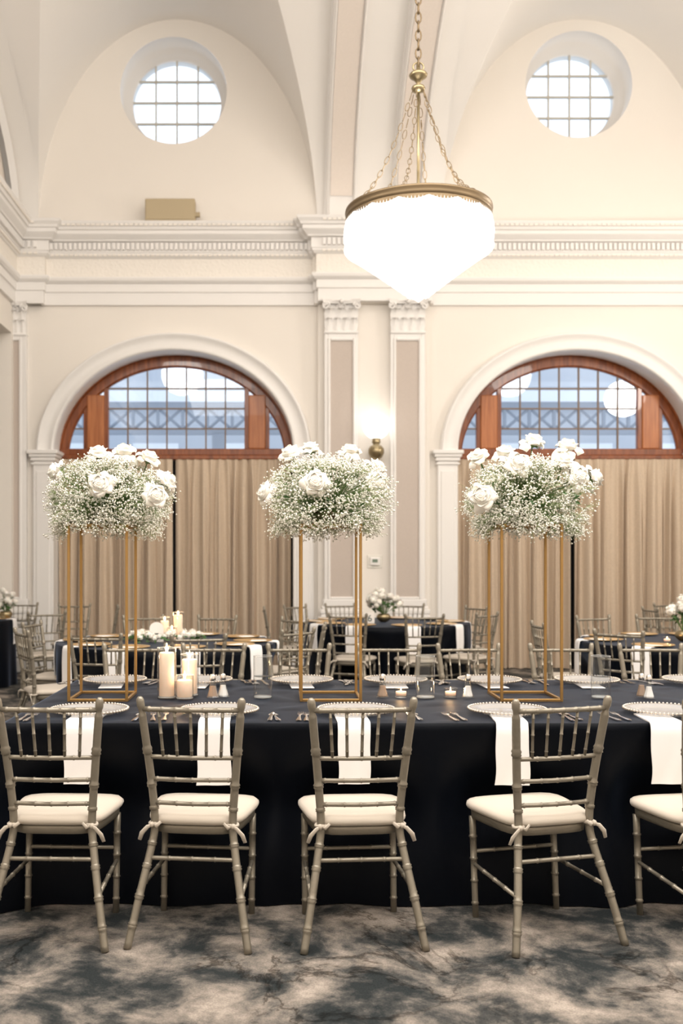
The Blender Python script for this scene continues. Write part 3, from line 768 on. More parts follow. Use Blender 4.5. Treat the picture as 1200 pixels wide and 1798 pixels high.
near = [(-.872,3.70,-2,'leftmost'), (-.341,3.70,-6,'second from the left'), (.302,3.69,4,'middle'), (1.05,3.70,15,'second from the right'), (1.69,3.70,9,'rightmost')]
for x, y, a, w_ in near:
    chair(x, y, rad(a), 'silver bamboo-style ballroom chair, %s of the five in the front row' % w_, NEAR)
FARX = [-.918,-.425,.107,.668,1.168,1.746,2.307]
ords = ['first', 'second', 'third', 'fourth', 'fifth', 'sixth', 'seventh']
for k, x in enumerate(FARX):
    chair(x, 6.20, rad(180+[2,-1,1,-2,3,0,-1][k]), 'silver chair facing us across the long table, %s from the left' % ords[k], 'chairs along the far side of the long table')

# ================================================================== LONG TABLE
TX0, TX1, TY0, TY1, TZ = -1.16, 2.62, 4.10, 5.63, .76
lt = thing('banquet_table', 'long banquet table hidden under the dark navy cloth', 'table', ((TX0+TX1)/2, (TY0+TY1)/2, 0))
hx, hy = (TX1-TX0)/2-.02, (TY1-TY0)/2-.02
MB().bbox(-hx, hx, -hy, hy, TZ-.035, TZ-.004, .01).obj('tabletop', TBLWOOD, lt, False)
for a in (-1, 1):
    for b_ in (-1, 1): MB().tube([(a*(hx-.25), b_*(hy-.3), 0), (a*(hx-.25), b_*(hy-.3), TZ-.035)], .018, 8).obj('leg', STEEL, lt)
def long_cloth():
    # perimeter sweep: rounded rectangle outline, rows from the top edge to the floor
    m = MB(); rc = .035
    nx, ny = 150, 56
    per = []
    for k in range(nx): per.append((TX0+(TX1-TX0)*k/nx, TY0, 0, -1))
    for k in range(ny): per.append((TX1, TY0+(TY1-TY0)*k/ny, 1, 0))
    for k in range(nx): per.append((TX1-(TX1-TX0)*k/nx, TY1, 0, 1))
    for k in range(ny): per.append((TX0, TY1-(TY1-TY0)*k/ny, -1, 0))
    n = len(per); rows = 26
    def topz(x, y):
        e = min(x-TX0, TX1-x, y-TY0, TY1-y)
        wr = .0035*math.sin(x*9+y*14+2*math.sin(x*3.1))*math.sin(y*7.5+x*2.2)+.0025*math.sin(x*23-y*11+1.5*math.sin(y*9))
        wr = max(0, wr)*1.2*max(0, min(1, e/.06))
        return TZ+.002+wr
    def fn(i, j):
        x, y, nx_, ny_ = per[i]; v = j/rows
        cxd = min(abs(x-TX0), abs(x-TX1)); cyd = min(abs(y-TY0), abs(y-TY1))
        s = i/n*60
        z = TZ*(1-v)
        # rounded edge
        if j == 0: return (x-nx_*.012, y-ny_*.012, topz(x-nx_*.012, y-ny_*.012))
        z = (TZ-.003)*(1-(j-1)/(rows-1))+.004 if j < rows else .004
        fold = .010*math.sin(s*2*PI*.55+1.2*math.sin(s*.9))+.007*math.sin(s*2*PI*.21+2)
        o = fold*v*1.3 + .012*v
        corner = math.exp(-((cxd/.16)**2))*math.exp(-((cyd/.16)**2))
        o += corner*.10*v
        if ny_ == -1:
            for cx, cy, ca, _ in near:
                q = cx-.25*math.sin(rad(ca)); o -= .125*math.exp(-(((x-q)/.27)**4))*math.exp(-(((z-.42)/.17)**2))
                o -= .045*math.exp(-(((x-q)/.27)**4))*min(1, v*2)
        px_, py_ = x+nx_*o, y+ny_*o
        if corner > .02: px_ += (1 if x > 0 else -1)*corner*.08*v*(ny_ != 0); py_ += (1 if y > 5 else -1)*corner*.08*v*(nx_ != 0)
        return (px_, py_, z)
    m.grid(fn, n, rows, cu=True)
    m.grid(lambda i, j: (TX0+.012+(TX1-TX0-.024)*i/220, TY0+.012+(TY1-TY0-.024)*j/100, topz(TX0+.012+(TX1-TX0-.024)*i/220, TY0+.012+(TY1-TY0-.024)*j/100)), 220, 100)
    return m
o = long_cloth().obj('tablecloth', CLOTH); tag(o, 'dark navy cloth draped to the floor over the long front table', 'tablecloth')

# place settings ---------------------------------------------------
TT = TZ+.007
pm = MB().lathe([(.001,.004),(.105,.004),(.115,.006),(.135,.016),(.160,.020),(.166,.019),(.160,.016),(.135,.011),(.115,.0),(.001,0)], 48).mesh('plate', PLATE)
bdm = MB()
for k in range(62):
    a = 2*PI*k/62; bdm.sphere((.168*math.cos(a), .168*math.sin(a), .019), .0068, 6, 4)
bdm = bdm.mesh('bead_rim', BEAD)
inm = MB().grid(lambda i, j: ([.118,.122,.122][j]*math.cos(2*PI*i/40), [.118,.122,.122][j]*math.sin(2*PI*i/40), [.0065,.0095,.008][j]), 40, 2, cu=True).mesh('inner_ring', BEAD)
def plate(x, y, label, g):
    t = thing('charger_plate', label, 'plate', (x, y, TT), 0, g)
    link('plate_disc', pm, t); link('bead_rim', bdm, t, stuff=True); link('inner_ring', inm, t); return t
def fork_mesh():
    m = MB(); L = .195
    prof = [(0,.0035,.0085),(.02,.004,.0115),(.05,.004,.008),(.10,.0045,.0045),(.125,.0065,.004),(.135,.0075,.009),(.15,.007,.012)]
    def g(i, j):
        y, z, hw = prof[i]; s = (j/3*2-1); return (hw*s, y, z+.0012*(1-s*s))
    m.grid(g, len(prof)-1, 3); m.grid(lambda i, j: (g(i,j)[0], g(i,j)[1], g(i,j)[2]-.0028), len(prof)-1, 3)
    for k in range(4):
        x = -.0103+.00687*k; m.tube([(x,.148,.0055),(x,.165,.0045),(x,.182,.006),(x,.195,.0095)], [.0018,.0017,.0015,.001], 4)
    return m.mesh('fork', STEEL)
def spoon_mesh(knife=False):
    m = MB()
    if knife: prof = [(0,.003,.009),(.03,.004,.010),(.09,.0045,.0065),(.105,.0045,.006),(.12,.004,.0095),(.19,.003,.010),(.22,.003,.006),(.232,.003,.001)]
    else: prof = [(0,.0035,.0085),(.02,.004,.0115),(.05,.004,.008),(.10,.0045,.0045),(.125,.0065,.004),(.135,.005,.011),(.15,.003,.019),(.168,.003,.021),(.185,.004,.014),(.193,.006,.002)]
    dip = 0 if knife else 1
    def g(i, j):
        y, z, hw = prof[i]; s = (j/4*2-1); d = -.0012*(1-s*s)*(3 if (i > 4 and dip) else -1); return (hw*s, y, z+d+.001)
    m.grid(g, len(prof)-1, 4); m.grid(lambda i, j: (g(i,j)[0], g(i,j)[1], g(i,j)[2]-.0022), len(prof)-1, 4)
    return m.mesh('knife' if knife else 'spoon', STEEL)
FM, KM, SM = fork_mesh(), spoon_mesh(True), spoon_mesh()
def cutlery(x, y, me, rz, nm, label, g):
    o = link(nm, me, None, (x, y, TT-.002), (0,0,rz)); tag(o, label, nm, g); return o
def napkin_mesh(w0, w1, drop, inner, edge=.022):
    m = MB()
    path = [(0, inner, .004), (0, .03, .004), (0, .008, .0045), (0, -.006, -.001), (0, -.012, -.02)]+[(0, -.013-.004*math.sin(k/10*3), -.02-(drop-.02)*k/10) for k in range(1, 11)]
    n = len(path)
    def g(off):
        def f(i, j):
            p = path[i]; t = max(0, -p[2]/drop); w_ = w0+(w1-w0)*t; s = (j/8-.5)
            nrm = (0, 1) if i < 2 else ((.7, .7) if i < 4 else (1, 0))
            wob = .0025*math.sin(s*9+i*.5)*t
            return (s*w_+.004*math.sin(i*.7)*t, p[1]-off*nrm[0]-wob, p[2]+off*nrm[1])
        return f
    m.grid(g(0), n-1, 8).grid(g(.006), n-1, 8)
    a, b_ = g(0), g(.006)
    m.grid(lambda i, j: (a if j == 0 else b_)(i, 0), n-1, 1).grid(lambda i, j: (a if j == 0 else b_)(i, 8), n-1, 1).grid(lambda i, j: (a if j == 0 else b_)(n-1, i), 8, 1)
    return m.mesh('napkin', NAP)
NM = [napkin_mesh(.135, .13, .245, .22), napkin_mesh(.13, .142, .25, .22)]
NPX = [157, 386, 626, 891, 1166]
seatw = ['leftmost', 'second', 'middle', 'fourth', 'rightmost']
for k, px in enumerate(NPX):
    x = X(px, 4.36); y = 4.36; w_ = seatw[k]
    plate(x, y, 'beaded glass charger behind the %s front chair' % w_, 'beaded glass chargers, near side')
    nx = X([141,376,622,900,1172][k], 4.09)
    o = link('napkin', NM[k % 2], None, (nx, TY0-.002, TZ+.001), (0,0,rad([0,1,1,-4,-3][k])))
    tag(o, 'white napkin hanging over the near edge behind the %s front chair' % w_, 'napkin', 'napkins hanging on the near side')
    for q, (dx, me, nm, wd) in enumerate(((-.262, FM, 'fork', 'outer'), (-.222, FM, 'fork', 'inner'), (.225, KM, 'knife', ''), (.262, SM, 'spoon', ''))):
        side = 'left' if dx < 0 else 'right'
        cutlery(x+dx+random.uniform(-.006,.006), 4.145+random.uniform(-.01,.015), me, rad(random.uniform(-4,10)), nm, ('%s silver %s %s of the charger behind the %s front chair' % (wd, nm, side, w_)).strip(), 'cutlery on the near side')
FPX = [202, 353, 530, 695, 860, 1031, 1222]
fw = ords
under = MB().bbox(-.06, .06, -.20, .12, 0, .004, .002).mesh('napkin', NAP)
for k, px in enumerate(FPX):
    x = X(px, 5.40); y = 5.40
    t = plate(x, y, 'clear beaded glass charger on the far edge, %s from the left' % fw[k], 'beaded glass chargers, far side'); t.location.z += .008
    o = link('napkin', under, None, (x-.01, y-.005, TT), (0,0,rad(180))); o.rotation_euler = (0,0,rad(random.uniform(-5,5)))
    tag(o, 'folded white napkin lying under the %s far glass charger from the left' % fw[k], 'napkin', 'napkins on the far side')
    for dx, me, nm, wd in ((.262, FM, 'fork', 'outer'), (.218, FM, 'fork', 'inner'), (-.225, KM, 'knife', ''), (-.262, SM, 'spoon', '')):
        side = 'right' if dx > 0 else 'left'
        cutlery(x+dx, 5.57+random.uniform(-.01,.01), me, rad(180+random.uniform(-14,14)), nm, ('%s silver %s %s of the %s far-side charger from the left' % (wd, nm, side, fw[k])).strip(), 'cutlery on the far side')

# glass vessels, candles, shakers ----------------------------------
def glass_cyl(r, h, th=.0035, base=.010, n=36):
    return MB().lathe([(.001,.002),(r*.95,.002),(r*.985,.001),(r,.004),(r,h-.004),(r+.0008,h-.002),(r,h),(r-.002,h-.001),(r-.0015,h-.004)], n, cap=False)
def flame(parent, z, sc_=1.0):
    MB().lathe([(.0005,0),(.004*sc_,.003*sc_),(.0058*sc_,.009*sc_),(.0045*sc_,.018*sc_),(.002*sc_,.027*sc_),(.0003,.034*sc_)], 10, (0,0,z), cap=False).obj('flame', FLAME, parent)
def vase_base(t, r, h):
    MB().lathe([(.001,.003),(r-.003,.003),(r-.002,.006),(r-.003,.010),(.001,.0105)], 28).obj('thick_base', GBASE, t)
    MB().grid(lambda i, j: ((r+.0012*math.cos(j*PI/3))*math.cos(2*PI*i/36), (r+.0012*math.cos(j*PI/3))*math.sin(2*PI*i/36), h+.0012*math.sin(j*PI/3)), 36, 6, cu=True, cv=True).obj('rim', GBASE, t)
def pillar(x, y, z, r, h, ch_, cr, label, g, light=1.0, fl=1.0):
    t = thing('candle_vase', 'clear glass cylinder '+label, 'candle holder', (x, y, z), 0, g+' holders')
    glass_cyl(r, h).obj('glass_cylinder', GLASS, t); vase_base(t, r, h)
    c = thing('pillar_candle', 'burning pillar candle in the '+label, 'candle', (x, y, z+.0115), 0, g)
    MB().lathe([(.001,0),(cr-.002,0),(cr,.003),(cr,ch_-.004),(cr-.004,ch_),(cr*.6,ch_-.005),(.001,ch_-.008)], 28).obj('wax_body', WAX, c)
    MB().tube([(0,0,ch_-.008),(.001,0,ch_+.008)], .0012, 5).obj('wick', WICK, c)
    flame(c, ch_+.002, fl)
    point('candle_glow', (x, y-.0, z+ch_+.045), .012, light, (1,.6,.28))
pillar(X(294.5,4.83)-.004, 4.83, TT, .046, .245, .212, .037, 'tallest cylinder of the long table trio', 'candle trio on the long table', 1.1, 1.3)
pillar(X(333,4.92), 4.92, TT, .045, .205, .17, .038, 'medium right cylinder of the long table trio', 'candle trio on the long table', 1.0, 1.2)
pillar(X(323,4.80)+.004, 4.80, TT, .043, .115, .082, .037, 'short front cylinder of the long table trio', 'candle trio on the long table', .8, 1.2)
wfill = ['left', 'middle', 'right']
for k, px in enumerate((461.8, 747.5, 1055.5)):
    t = thing('glass_vase', 'tall clear glass cylinder vase with water, %s of the three on the long table' % wfill[k], 'vase', (X(px,4.84), 4.84, TT), 0, 'clear cylinder vases')
    glass_cyl(.046, .205).obj('glass_cylinder', GLASS, t); vase_base(t, .046, .205)
    MB().lathe([(.0425,.105),(.0448,.107),(.041,.1055),(.001,.105)], 32).obj('water', WATER, t)
sh = lambda e: [(.019,0),(.021,.004),(.019,.012),(.014,.035),(.0105,.065),(.009,.085)]
def shaker(x, y, fillm, label):
    t = thing('shaker', label, 'shaker', (x, y, TT), PI/4, 'salt and pepper shakers')
    pr = [(.029,0),(.031,.005),(.027,.013),(.020,.040),(.0145,.07),(.0125,.088)]
    o = MB().lathe(pr, 8, cap=False).obj('glass_body', GLASS, t, False)
    MB().lathe([(.023,.0075),(.0245,.013),(.0165,.040),(.0125,.060),(.001,.060)], 8).obj('fill', fillm, t, False)
    MB().lathe([(.0135,.086),(.0145,.090),(.0145,.100),(.013,.110),(.008,.117),(.001,.119)], 14).obj('cap', STEEL, t)
for px, D, f, lb in ((374,4.83,PEPPER,'glass pepper shaker just right of the candle trio'), (392,4.86,SALT,'glass salt shaker just right of the candle trio'),
                  (672,4.84,PEPPER,'glass pepper shaker between the middle gold stand and a votive'), (822,4.83,SALT,'glass salt shaker just left of the right gold stand'),
                  (1127,4.86,PEPPER,'glass pepper shaker near the right end of the long table'), (1140,4.80,SALT,'glass salt shaker near the right end of the long table')):
    shaker(X(px, D), D, f, lb)
def votive(x, y, z, label, g, lp=.35):
    t = thing('votive_holder', 'small clear glass votive cup '+label, 'candle holder', (x, y, z), 0, g+' cups')
    MB().lathe([(.001,0),(.028,0),(.031,.003),(.033,.044),(.0325,.046),(.031,.045)], 26, cap=False).obj('glass_cup', GLASS, t)
    c = thing('tealight', 'lit tealight in the votive cup '+label, 'candle', (x, y, z+.0085), 0, g)
    MB().lathe([(.001,0),(.0255,0),(.0262,.020),(.024,.021),(.001,.019)], 20).obj('wax_body', WAX, c); MB().tube([(0,0,.019),(0,0,.027)], .001, 5).obj('wick', WICK, c); flame(c, .021, .6)
    point('candle_glow', (x, y, z+.05), .01, lp, (1,.6,.28))
votive(X(704.5,4.86), 4.86, TT, 'left of the middle glass vase on the long table', 'votives on the long table')
votive(X(791.5,4.86), 4.86, TT, 'right of the middle glass vase on the long table', 'votives on the long table')

# gold stands with arrangements ------------------------------------
SH = .845
def gold_stand(x0, x1, label):
    xc = (x0+x1)/2; w_ = (x1-x0)/2; yc = 4.865; d = .152
    t = thing('flower_stand', label, 'stand', (xc, yc, TT-.001), 0, 'tall gold frame stands')
    r = .0065
    for a in (-1, 1):
        for b_ in (-1, 1): MB().bbox(a*(w_-r)-r, a*(w_-r)+r, b_*(d-r)-r, b_*(d-r)+r, 0, SH, .0015).obj('post', GOLD, t, False)
    for z in (r, SH-r):
        for a in (-1, 1):
            MB().bbox(-w_+2*r, w_-2*r, a*(d-r)-r, a*(d-r)+r, z-r, z+r, .0015).obj('crossbar', GOLD, t, False)
            MB().bbox(a*(w_-r)-r, a*(w_-r)+r, -d+2*r, d-2*r, z-r, z+r, .0015).obj('crossbar', GOLD, t, False)
    MB().bbox(-w_+.004, w_-.004, -d+.004, d-.004, SH, SH+.004, .001).obj('top_plate', DBRASS, t, False)
    return xc, yc
def petal_geo(m, r0, r1, r2, h1, h2, half, a0=0, sag=.008, point=.006, nu=6, nv=6):
    def g(i, j):
        t = i/nu; s = j/nv*2-1
        r = (1-t)**2*r0+2*t*(1-t)*r1+t*t*(r2+point*(1-abs(s)*1.6)); z = 2*t*(1-t)*h1+t*t*h2
        z -= sag*s*s*t; r += .002*s+.0018*math.sin(s*5+t*3+a0*7)*t; r -= .007*s*s*t
        a = a0+s*half*(.5+.5*math.sin(min(1, t*1.5)*PI/2))*(1-.35*max(0, t-.7)/.3)
        return (r*math.cos(a), r*math.sin(a), z)
    m.grid(g, nu, nv)
def one_petal(*a, **k):
    m = MB(); petal_geo(m, *a, **k); return m.mesh('petal', PETAL)
PETA = [one_petal(.012, .046, .038, .040, .034, rad(46)), one_petal(.012, .048, .044, .038, .026, rad(44))]
PETB = [one_petal(.012, .052, .054, .034, .008, rad(40)), one_petal(.012, .050, .058, .026, -.008, rad(38)), one_petal(.012, .044, .056, .020, -.022, rad(36))]
def rose_core_mesh():
    m = MB(); NA, NR = 60, 30
    def g(i, j):
        a = 2*PI*i/NA; q = j/NR; r = .001+.033*q
        ph = r/.0078+a/(2*PI)+.18*math.sin(3*a+q*4)+.08*math.sin(5*a+1)
        saw = ph-math.floor(ph)
        z = .047-.016*q*q-(.0065*saw if saw < .8 else .0065*(1-saw)*4)*(.5+.5*min(1, q*3))
        return (r*math.cos(a), r*math.sin(a), z)
    m.grid(g, NA, NR, cu=True)
    m.grid(lambda i, j: ([.034,.036,.028,.012][j]*math.cos(2*PI*i/30), [.034,.036,.028,.012][j]*math.sin(2*PI*i/30), [.031,.022,.008,0][j]), 30, 3, cu=True)
    for k in range(4): petal_geo(m, .010, .034, .027, .040, .046, rad(56), 2*PI*k/4+.3, sag=.006, point=.001)
    return m.mesh('rose', PETAL)
ROSE = rose_core_mesh()
calyx = MB()
for k in range(5):
    a = 2*PI*k/5; calyx.tube([(0,0,-.006),(.014*math.cos(a),.014*math.sin(a),-.004),(.034*math.cos(a),.034*math.sin(a),-.010)], [.004,.004,.001], 5, flat=.4)
calyx.lathe([(.001,-.014),(.007,-.012),(.011,-.004),(.010,.002)], 8, cap=False).tube([(0,0,-.01),(.003,.0,-.05),(.004,.002,-.10)], .0028, 6)
CALYX = calyx.mesh('calyx', STEM)
def rose(parent, p, d, size=1.0, openn=1.0, spin=0):
    r = link('rose', ROSE, parent, p)
    q = Vector(d).normalized().to_track_quat('Z', 'Y'); r.rotation_mode = 'QUATERNION'; r.rotation_quaternion = q; r.scale = (size,)*3
    link('calyx', CALYX, r)
    for k in range(5):
        link('petal', random.choice(PETA), r, (0,0,0), (random.uniform(-.08,.08), random.uniform(-.08,.08), 2*PI*k/5+spin))
    for k in range(6):
        me = PETB[min(2, int(random.random()*2*openn))]
        link('petal', me, r, (0,0,random.uniform(-.002,.003)), (random.uniform(-.2,.2), random.uniform(-.2,.2), 2*PI*k/6+spin+.5+random.uniform(-.15,.15))).scale = (random.uniform(.9,1.15),)*3
    return r
def octa(m, c, r):
    x, y, z = c; a = random.uniform(.7,1.2); b_ = random.uniform(.7,1.2)
    m.add([(x+r*a,y,z),(x-r*a,y,z),(x,y+r,z),(x,y-r,z),(x,y,z+r*b_),(x,y,z-r*b_)], [(0,2,4),(2,1,4),(1,3,4),(3,0,4),(2,0,5),(1,2,5),(3,1,5),(0,3,5)])
def arrangement(xc, yc, px, pts, label, seed, cxpx):
    random.seed(seed)
    z0 = TT+SH+.004; t = thing('floral_arrangement', label, 'flowers', (xc, yc, z0), 0, 'white flower arrangements on gold stands')
    cx = X(cxpx, yc)-xc; RX, RY, RZ = .285, .265, .175; cz = .125
    RP = [(Vector((X(rx, yc+dy)-xc, dy, Z(ry, yc+dy)-z0)), Vector(d).normalized()) for rx, ry, dy, d, _ in pts]
    MB().lathe([(.001,0),(.075,0),(.085,.01),(.09,.055),(.085,.06),(.08,.055),(.001,.05)], 24).obj('bowl', DBRASS, t)
    MB().sphere((0,0,0), .06, 14, 8, .7).obj('foliage_core', LEAF, t, loc=(0,0,.10))
    fl = MB(); st = MB(); br = MB()
    seeds = []
    bumps = [(Vector((random.gauss(0,1), random.gauss(0,1), random.gauss(0,.8))).normalized(), random.uniform(.04,.13)) for _ in range(26)]
    holes = [(Vector((random.gauss(0,1), -abs(random.gauss(.6,.6)), random.gauss(-.05,.45))).normalized(), random.uniform(.14,.26)) for _ in range(7)]
    for k in range(720):
        d = Vector((random.gauss(0,1), random.gauss(0,1), random.gauss(0,1)))
        if d.length < .1: continue
        d.normalize()
        if d.z < -.80: d.z *= -1
        sc_ = 1+sum(b_*max(0, (d.dot(v)-.8)/.2) for v, b_ in bumps)
        hole = any(d.dot(v) > math.cos(a) for v, a in holes)
        sq = (abs(d.x)**2.6+abs(d.y)**2.6+abs(d.z)**2.6)**(-1/2.6)
        end = Vector((cx+d.x*RX*sq, d.y*RY*sq, cz+d.z*RZ*sq))*1
        dep = random.choice([.70,.85,.95,1.0,1.02])*(.70 if hole else 1)*min(sc_, 1.12)*.93
        cc = Vector((cx, 0, cz)); end = cc+(end-cc)*dep
        if k % 4 == 0:   # sprays that hang over the rim
            aa = random.random()*2*PI; rr = random.uniform(.175,.27); end = Vector((cx+rr*math.cos(aa), rr*math.sin(aa)*.95, random.uniform(-.055,.03)))
        if end.z < .012 and abs(end.x) < .172 and abs(end.y) < .172: end.z = .02
        root = Vector((random.uniform(-.04,.04), random.uniform(-.04,.04), .06))
        mid = root.lerp(end, .55)+Vector((0,0,.03))
        st.tube([root, mid, end], [.0018,.0014,.0008], 3)
        # spray of florets around end
        for q in range(random.randint(12, 17)):
            o_ = Vector((random.gauss(0,.018), random.gauss(0,.018), random.gauss(0,.016)))
            p = end+o_
            if any((p-c-d_*.015).length < .060 or (p-c-d_*.05).length < .05 for c, d_ in RP): continue
            octa(fl, p, random.uniform(.0034,.0062)); 
            if q % 2 == 0: br.tube([end-o_*.1+(root-end)*.10, p], .0006, 3)
    st.obj('stems', STEM, t, False, stuff=True); br.obj('twigs', STEML, t, False, stuff=True)
    fl.obj('babys_breath', FLORET, t, True, stuff=True, label='dense white baby\'s breath')
    lf = MB()
    for k in range(26):
        d = Vector((random.gauss(0,1), random.gauss(-.5,.8), random.gauss(0,.6))).normalized(); p = Vector((cx+d.x*RX*.9, d.y*RY*.9, cz+d.z*RZ*.85)); u = Vector((random.gauss(0,1), random.gauss(0,1), random.gauss(0,1))).normalized()
        v_ = d.cross(u).normalized(); L_ = random.uniform(.012,.022)
        lf.add([p-u*L_, p+v_*L_*.35+d*.003, p+u*L_, p-v_*L_*.35+d*.003], [(0,1,2),(0,2,3)])
    lf.obj('leaves', LEAF, t, False, stuff=True)
    for (rx, ry, dy, d, size) in pts:
        D = yc+dy; p = Vector((X(rx, D)-xc, dy, Z(ry, D)-z0)); dv = Vector(d).normalized()
        p = p-dv*.020
        rose(t, p, dv, size, random.uniform(.75,1.5), random.random()*6)
        # visible rose stem back into the mound
        ms = MB().tube([p-dv*.01, p-dv*.07+Vector((0,0,-.02)), Vector((cx*.5,0,.12))], .0028, 5).obj('rose_stem', STEM, t)
    return t
random.seed(11)
a0 = gold_stand(X(118.5,4.72), X(225,4.72), 'tall gold rectangular frame stand at the left end of the long table')
arrangement(*a0, 0, [(172,795,.0,(-.15,-.35,1),1.15),(219,793,.03,(.05,-.45,1),1.2),(262,803,.02,(.45,-.4,1),1.1),(97,828,.02,(-1,-.2,.5),1.15),(177,850,-.25,(-.1,-1,.25),1.15),(273.5,870,-.20,(.35,-1,.15),1.12),(297,843,-.02,(1,-.35,.55),1.05)],
            'mound of white baby\'s breath and roses on the left gold stand', 21, 190)
a1 = gold_stand(X(527,4.72), X(636,4.72), 'tall gold rectangular frame stand in the middle of the long table')
arrangement(*a1, 0, [(509,795,.0,(-.5,-.5,.9),1.1),(545,786,.10,(-.1,-.2,1),1.05),(615,791,.06,(.1,-.25,1),1.1),(465,864,-.02,(-1,-.5,.25),1.1),(555.5,846,-.24,(-.15,-1,.25),1.2),(664,820,.06,(.7,-.3,.7),1.1),(664,849,-.08,(.6,-1,.1),1.15)],
            'mound of white baby\'s breath and roses on the middle gold stand', 22, 575)
a2 = gold_stand(X(879,4.72), X(989,4.72), 'tall gold rectangular frame stand at the right of the long table')
arrangement(*a2, 0, [(840,800,-.02,(-.5,-.5,1),1.05),(887,794,.05,(-.1,-.4,1),1.1),(911,812,-.16,(-.05,-1,.6),1.15),(937.5,774,.05,(.15,-.35,1),1.15),(997,784,.02,(.1,-.4,1),1.2),(990,808,-.12,(.1,-.7,.8),1.1),(1016,836,-.12,(.4,-1,.3),1.15),(1047,838,.0,(1,-.3,.45),1.1),(847,871,-.20,(-.5,-1,.2),1.2)],
            'mound of white baby\'s breath and roses on the right gold stand', 23, 927)

# ================================================================== ROUND TABLES
def round_table(xc, yc, name_lbl, seats, group, napk=True):
    tucks = [(math.atan2(y-yc, x-xc), math.hypot(x-xc, y-yc)-.215) for x, y in ORIG if math.hypot(x-xc, y-yc) < 1.35]
    R_ = .915
    t = thing('round_table', 'round banquet table hidden under the navy cloth, '+name_lbl, 'table', (xc, yc, 0), 0, 'round tables')
    MB().lathe([(.001,TZ-.03),(R_-.01,TZ-.03),(R_-.004,TZ-.02),(R_-.01,TZ-.004),(.001,TZ-.004)], 48).obj('tabletop', TBLWOOD, t)
    for k in range(4):
        a = PI/4+k*PI/2; MB().tube([(.5*math.cos(a), .5*math.sin(a), 0), (.5*math.cos(a), .5*math.sin(a), TZ-.03)], .016, 8).obj('leg', STEEL, t)
    def cl(i, j):
        a = 2*PI*i/144
        if j < 4: r = R_*[.01,.5,.9,.992][j]; return (r*math.cos(a), r*math.sin(a), TZ+.003)
        v = (j-4)/12; r = R_+.004+v*(.012+.016*math.sin(a*13+math.sin(a*3)*2)); z = (TZ-.006)*(1-v)+.004
        for ta, tr in tucks:
            da = (a-ta+PI) % (2*PI)-PI; r -= max(0, R_+.02-tr)*math.exp(-((da/.27)**4))*min(1, max(0, (.70-z)/.18))
        return (r*math.cos(a), r*math.sin(a), z)
    o = MB().grid(cl, 144, 16, cu=True).obj('tablecloth', CLOTH, loc=(xc, yc, 0)); tag(o, 'navy floor-length cloth over the round table '+name_lbl, 'tablecloth', 'navy cloths on the round tables')
    for k, a in enumerate(seats):
        ca, sa = math.cos(rad(a)), math.sin(rad(a))
        w_ = seat_word(a)
        o = link('charger_plate', CHM, None, (xc+.72*ca, yc+.72*sa, TZ+.006), None); tag(o, 'gold charger, %s seat, round table %s' % (w_, name_lbl), 'plate', 'gold chargers')
        if napk:
            o = link('napkin', NM[0], None, (xc+(R_+.008)*ca, yc+(R_+.008)*sa, TZ+.003), (0, 0, rad(a+90)))
            o.scale = (1.1, 1, 1.15); tag(o, 'white napkin hanging, %s seat, round table %s' % (w_, name_lbl), 'napkin', 'napkins on the round tables')
def seat_word(a):
    W = ['right', 'right rear', 'rear right', 'rear', 'rear left', 'left rear', 'left', 'left front', 'front left', 'front', 'front right', 'right front']
    return W[int(((a+15) % 360)//30)]
CHM = MB().lathe([(.001,.003),(.10,.003),(.112,.005),(.125,.012),(.160,.016),(.165,.014),(.160,.010),(.125,.006),(.11,0),(.001,0)], 40).mesh('charger', CHARG)
TA, TB, TR, TLL, TRR = (-.96, 8.35), (1.15, 11.0), (3.45, 8.35), (-4.05, 11.55), (5.6, 11.3)
def face(bx, by, tx, ty, off=0): return math.atan2(-(tx-bx), ty-by)+rad(off)
def rc(bx, by, T, label, g, off=0): chair(bx, by, face(bx, by, *T, off), label, g)
gA = 'chairs around the candle-lit round table'
for bx, by, off, lb in ((-1.335,7.08,8,'silver chair with its back to us, front left of the candle-lit round table'), (-.585,6.98,-3,'silver chair with its back to us, front right of the candle-lit round table'),
        (-1.98,7.52,-10,'silver chair seen side-on at the left front of the candle-lit round table'), (-2.16,8.55,0,'silver chair at the left of the candle-lit round table, facing right'),
        (-1.34,9.58,0,'silver chair facing us behind the candles of the round table'), (-.62,9.55,0,'silver chair facing us at the rear right of the candle-lit round table'),
        (.13,7.58,-5,'silver chair at the right front of the candle-lit round table'), (.36,8.25,0,'silver chair seen side-on at the right of the candle-lit round table'), (.12,9.15,0,'silver chair at the right rear of the candle-lit round table')):
    rc(bx, by, TA, lb, gA, off)
gB = 'chairs around the round table with the number card'
for bx, by, off, lb in ((.655,9.86,5,'silver chair with its back to us, left front of the number six table'), (1.40,9.70,-3,'silver chair with its back to us, right front of the number six table'),
        (2.09,10.06,0,'silver chair at the right front of the number six table'), (2.28,11.6,0,'silver chair at the right rear of the number six table, by the right window'),
        (-.20,11.2,10,'silver chair at the left of the number six table, before the left curtain'), (.16,11.95,0,'silver chair at the left rear of the number six table'),
        (.72,12.27,0,'silver chair behind the number six table, under the left pilaster'), (1.57,12.27,0,'silver chair behind the number six table, under the right pilaster')):
    rc(bx, by, TB, lb, gB, off)
gR = 'chairs around the round table near the right edge'
for bx, by, off, lb in ((2.52,7.42,0,'silver chair with its back to us at the front left of the right round table'), (2.18,8.45,5,'silver chair seen side-on at the left of the right round table'),
        (2.99,9.52,0,'silver chair facing us at the rear left of the right round table'), (3.66,9.66,0,'silver chair facing us at the rear right of the right round table'), (3.55,7.08,0,'silver chair with its back to us at the front of the right round table')):
    rc(bx, by, TR, lb, gR, off)
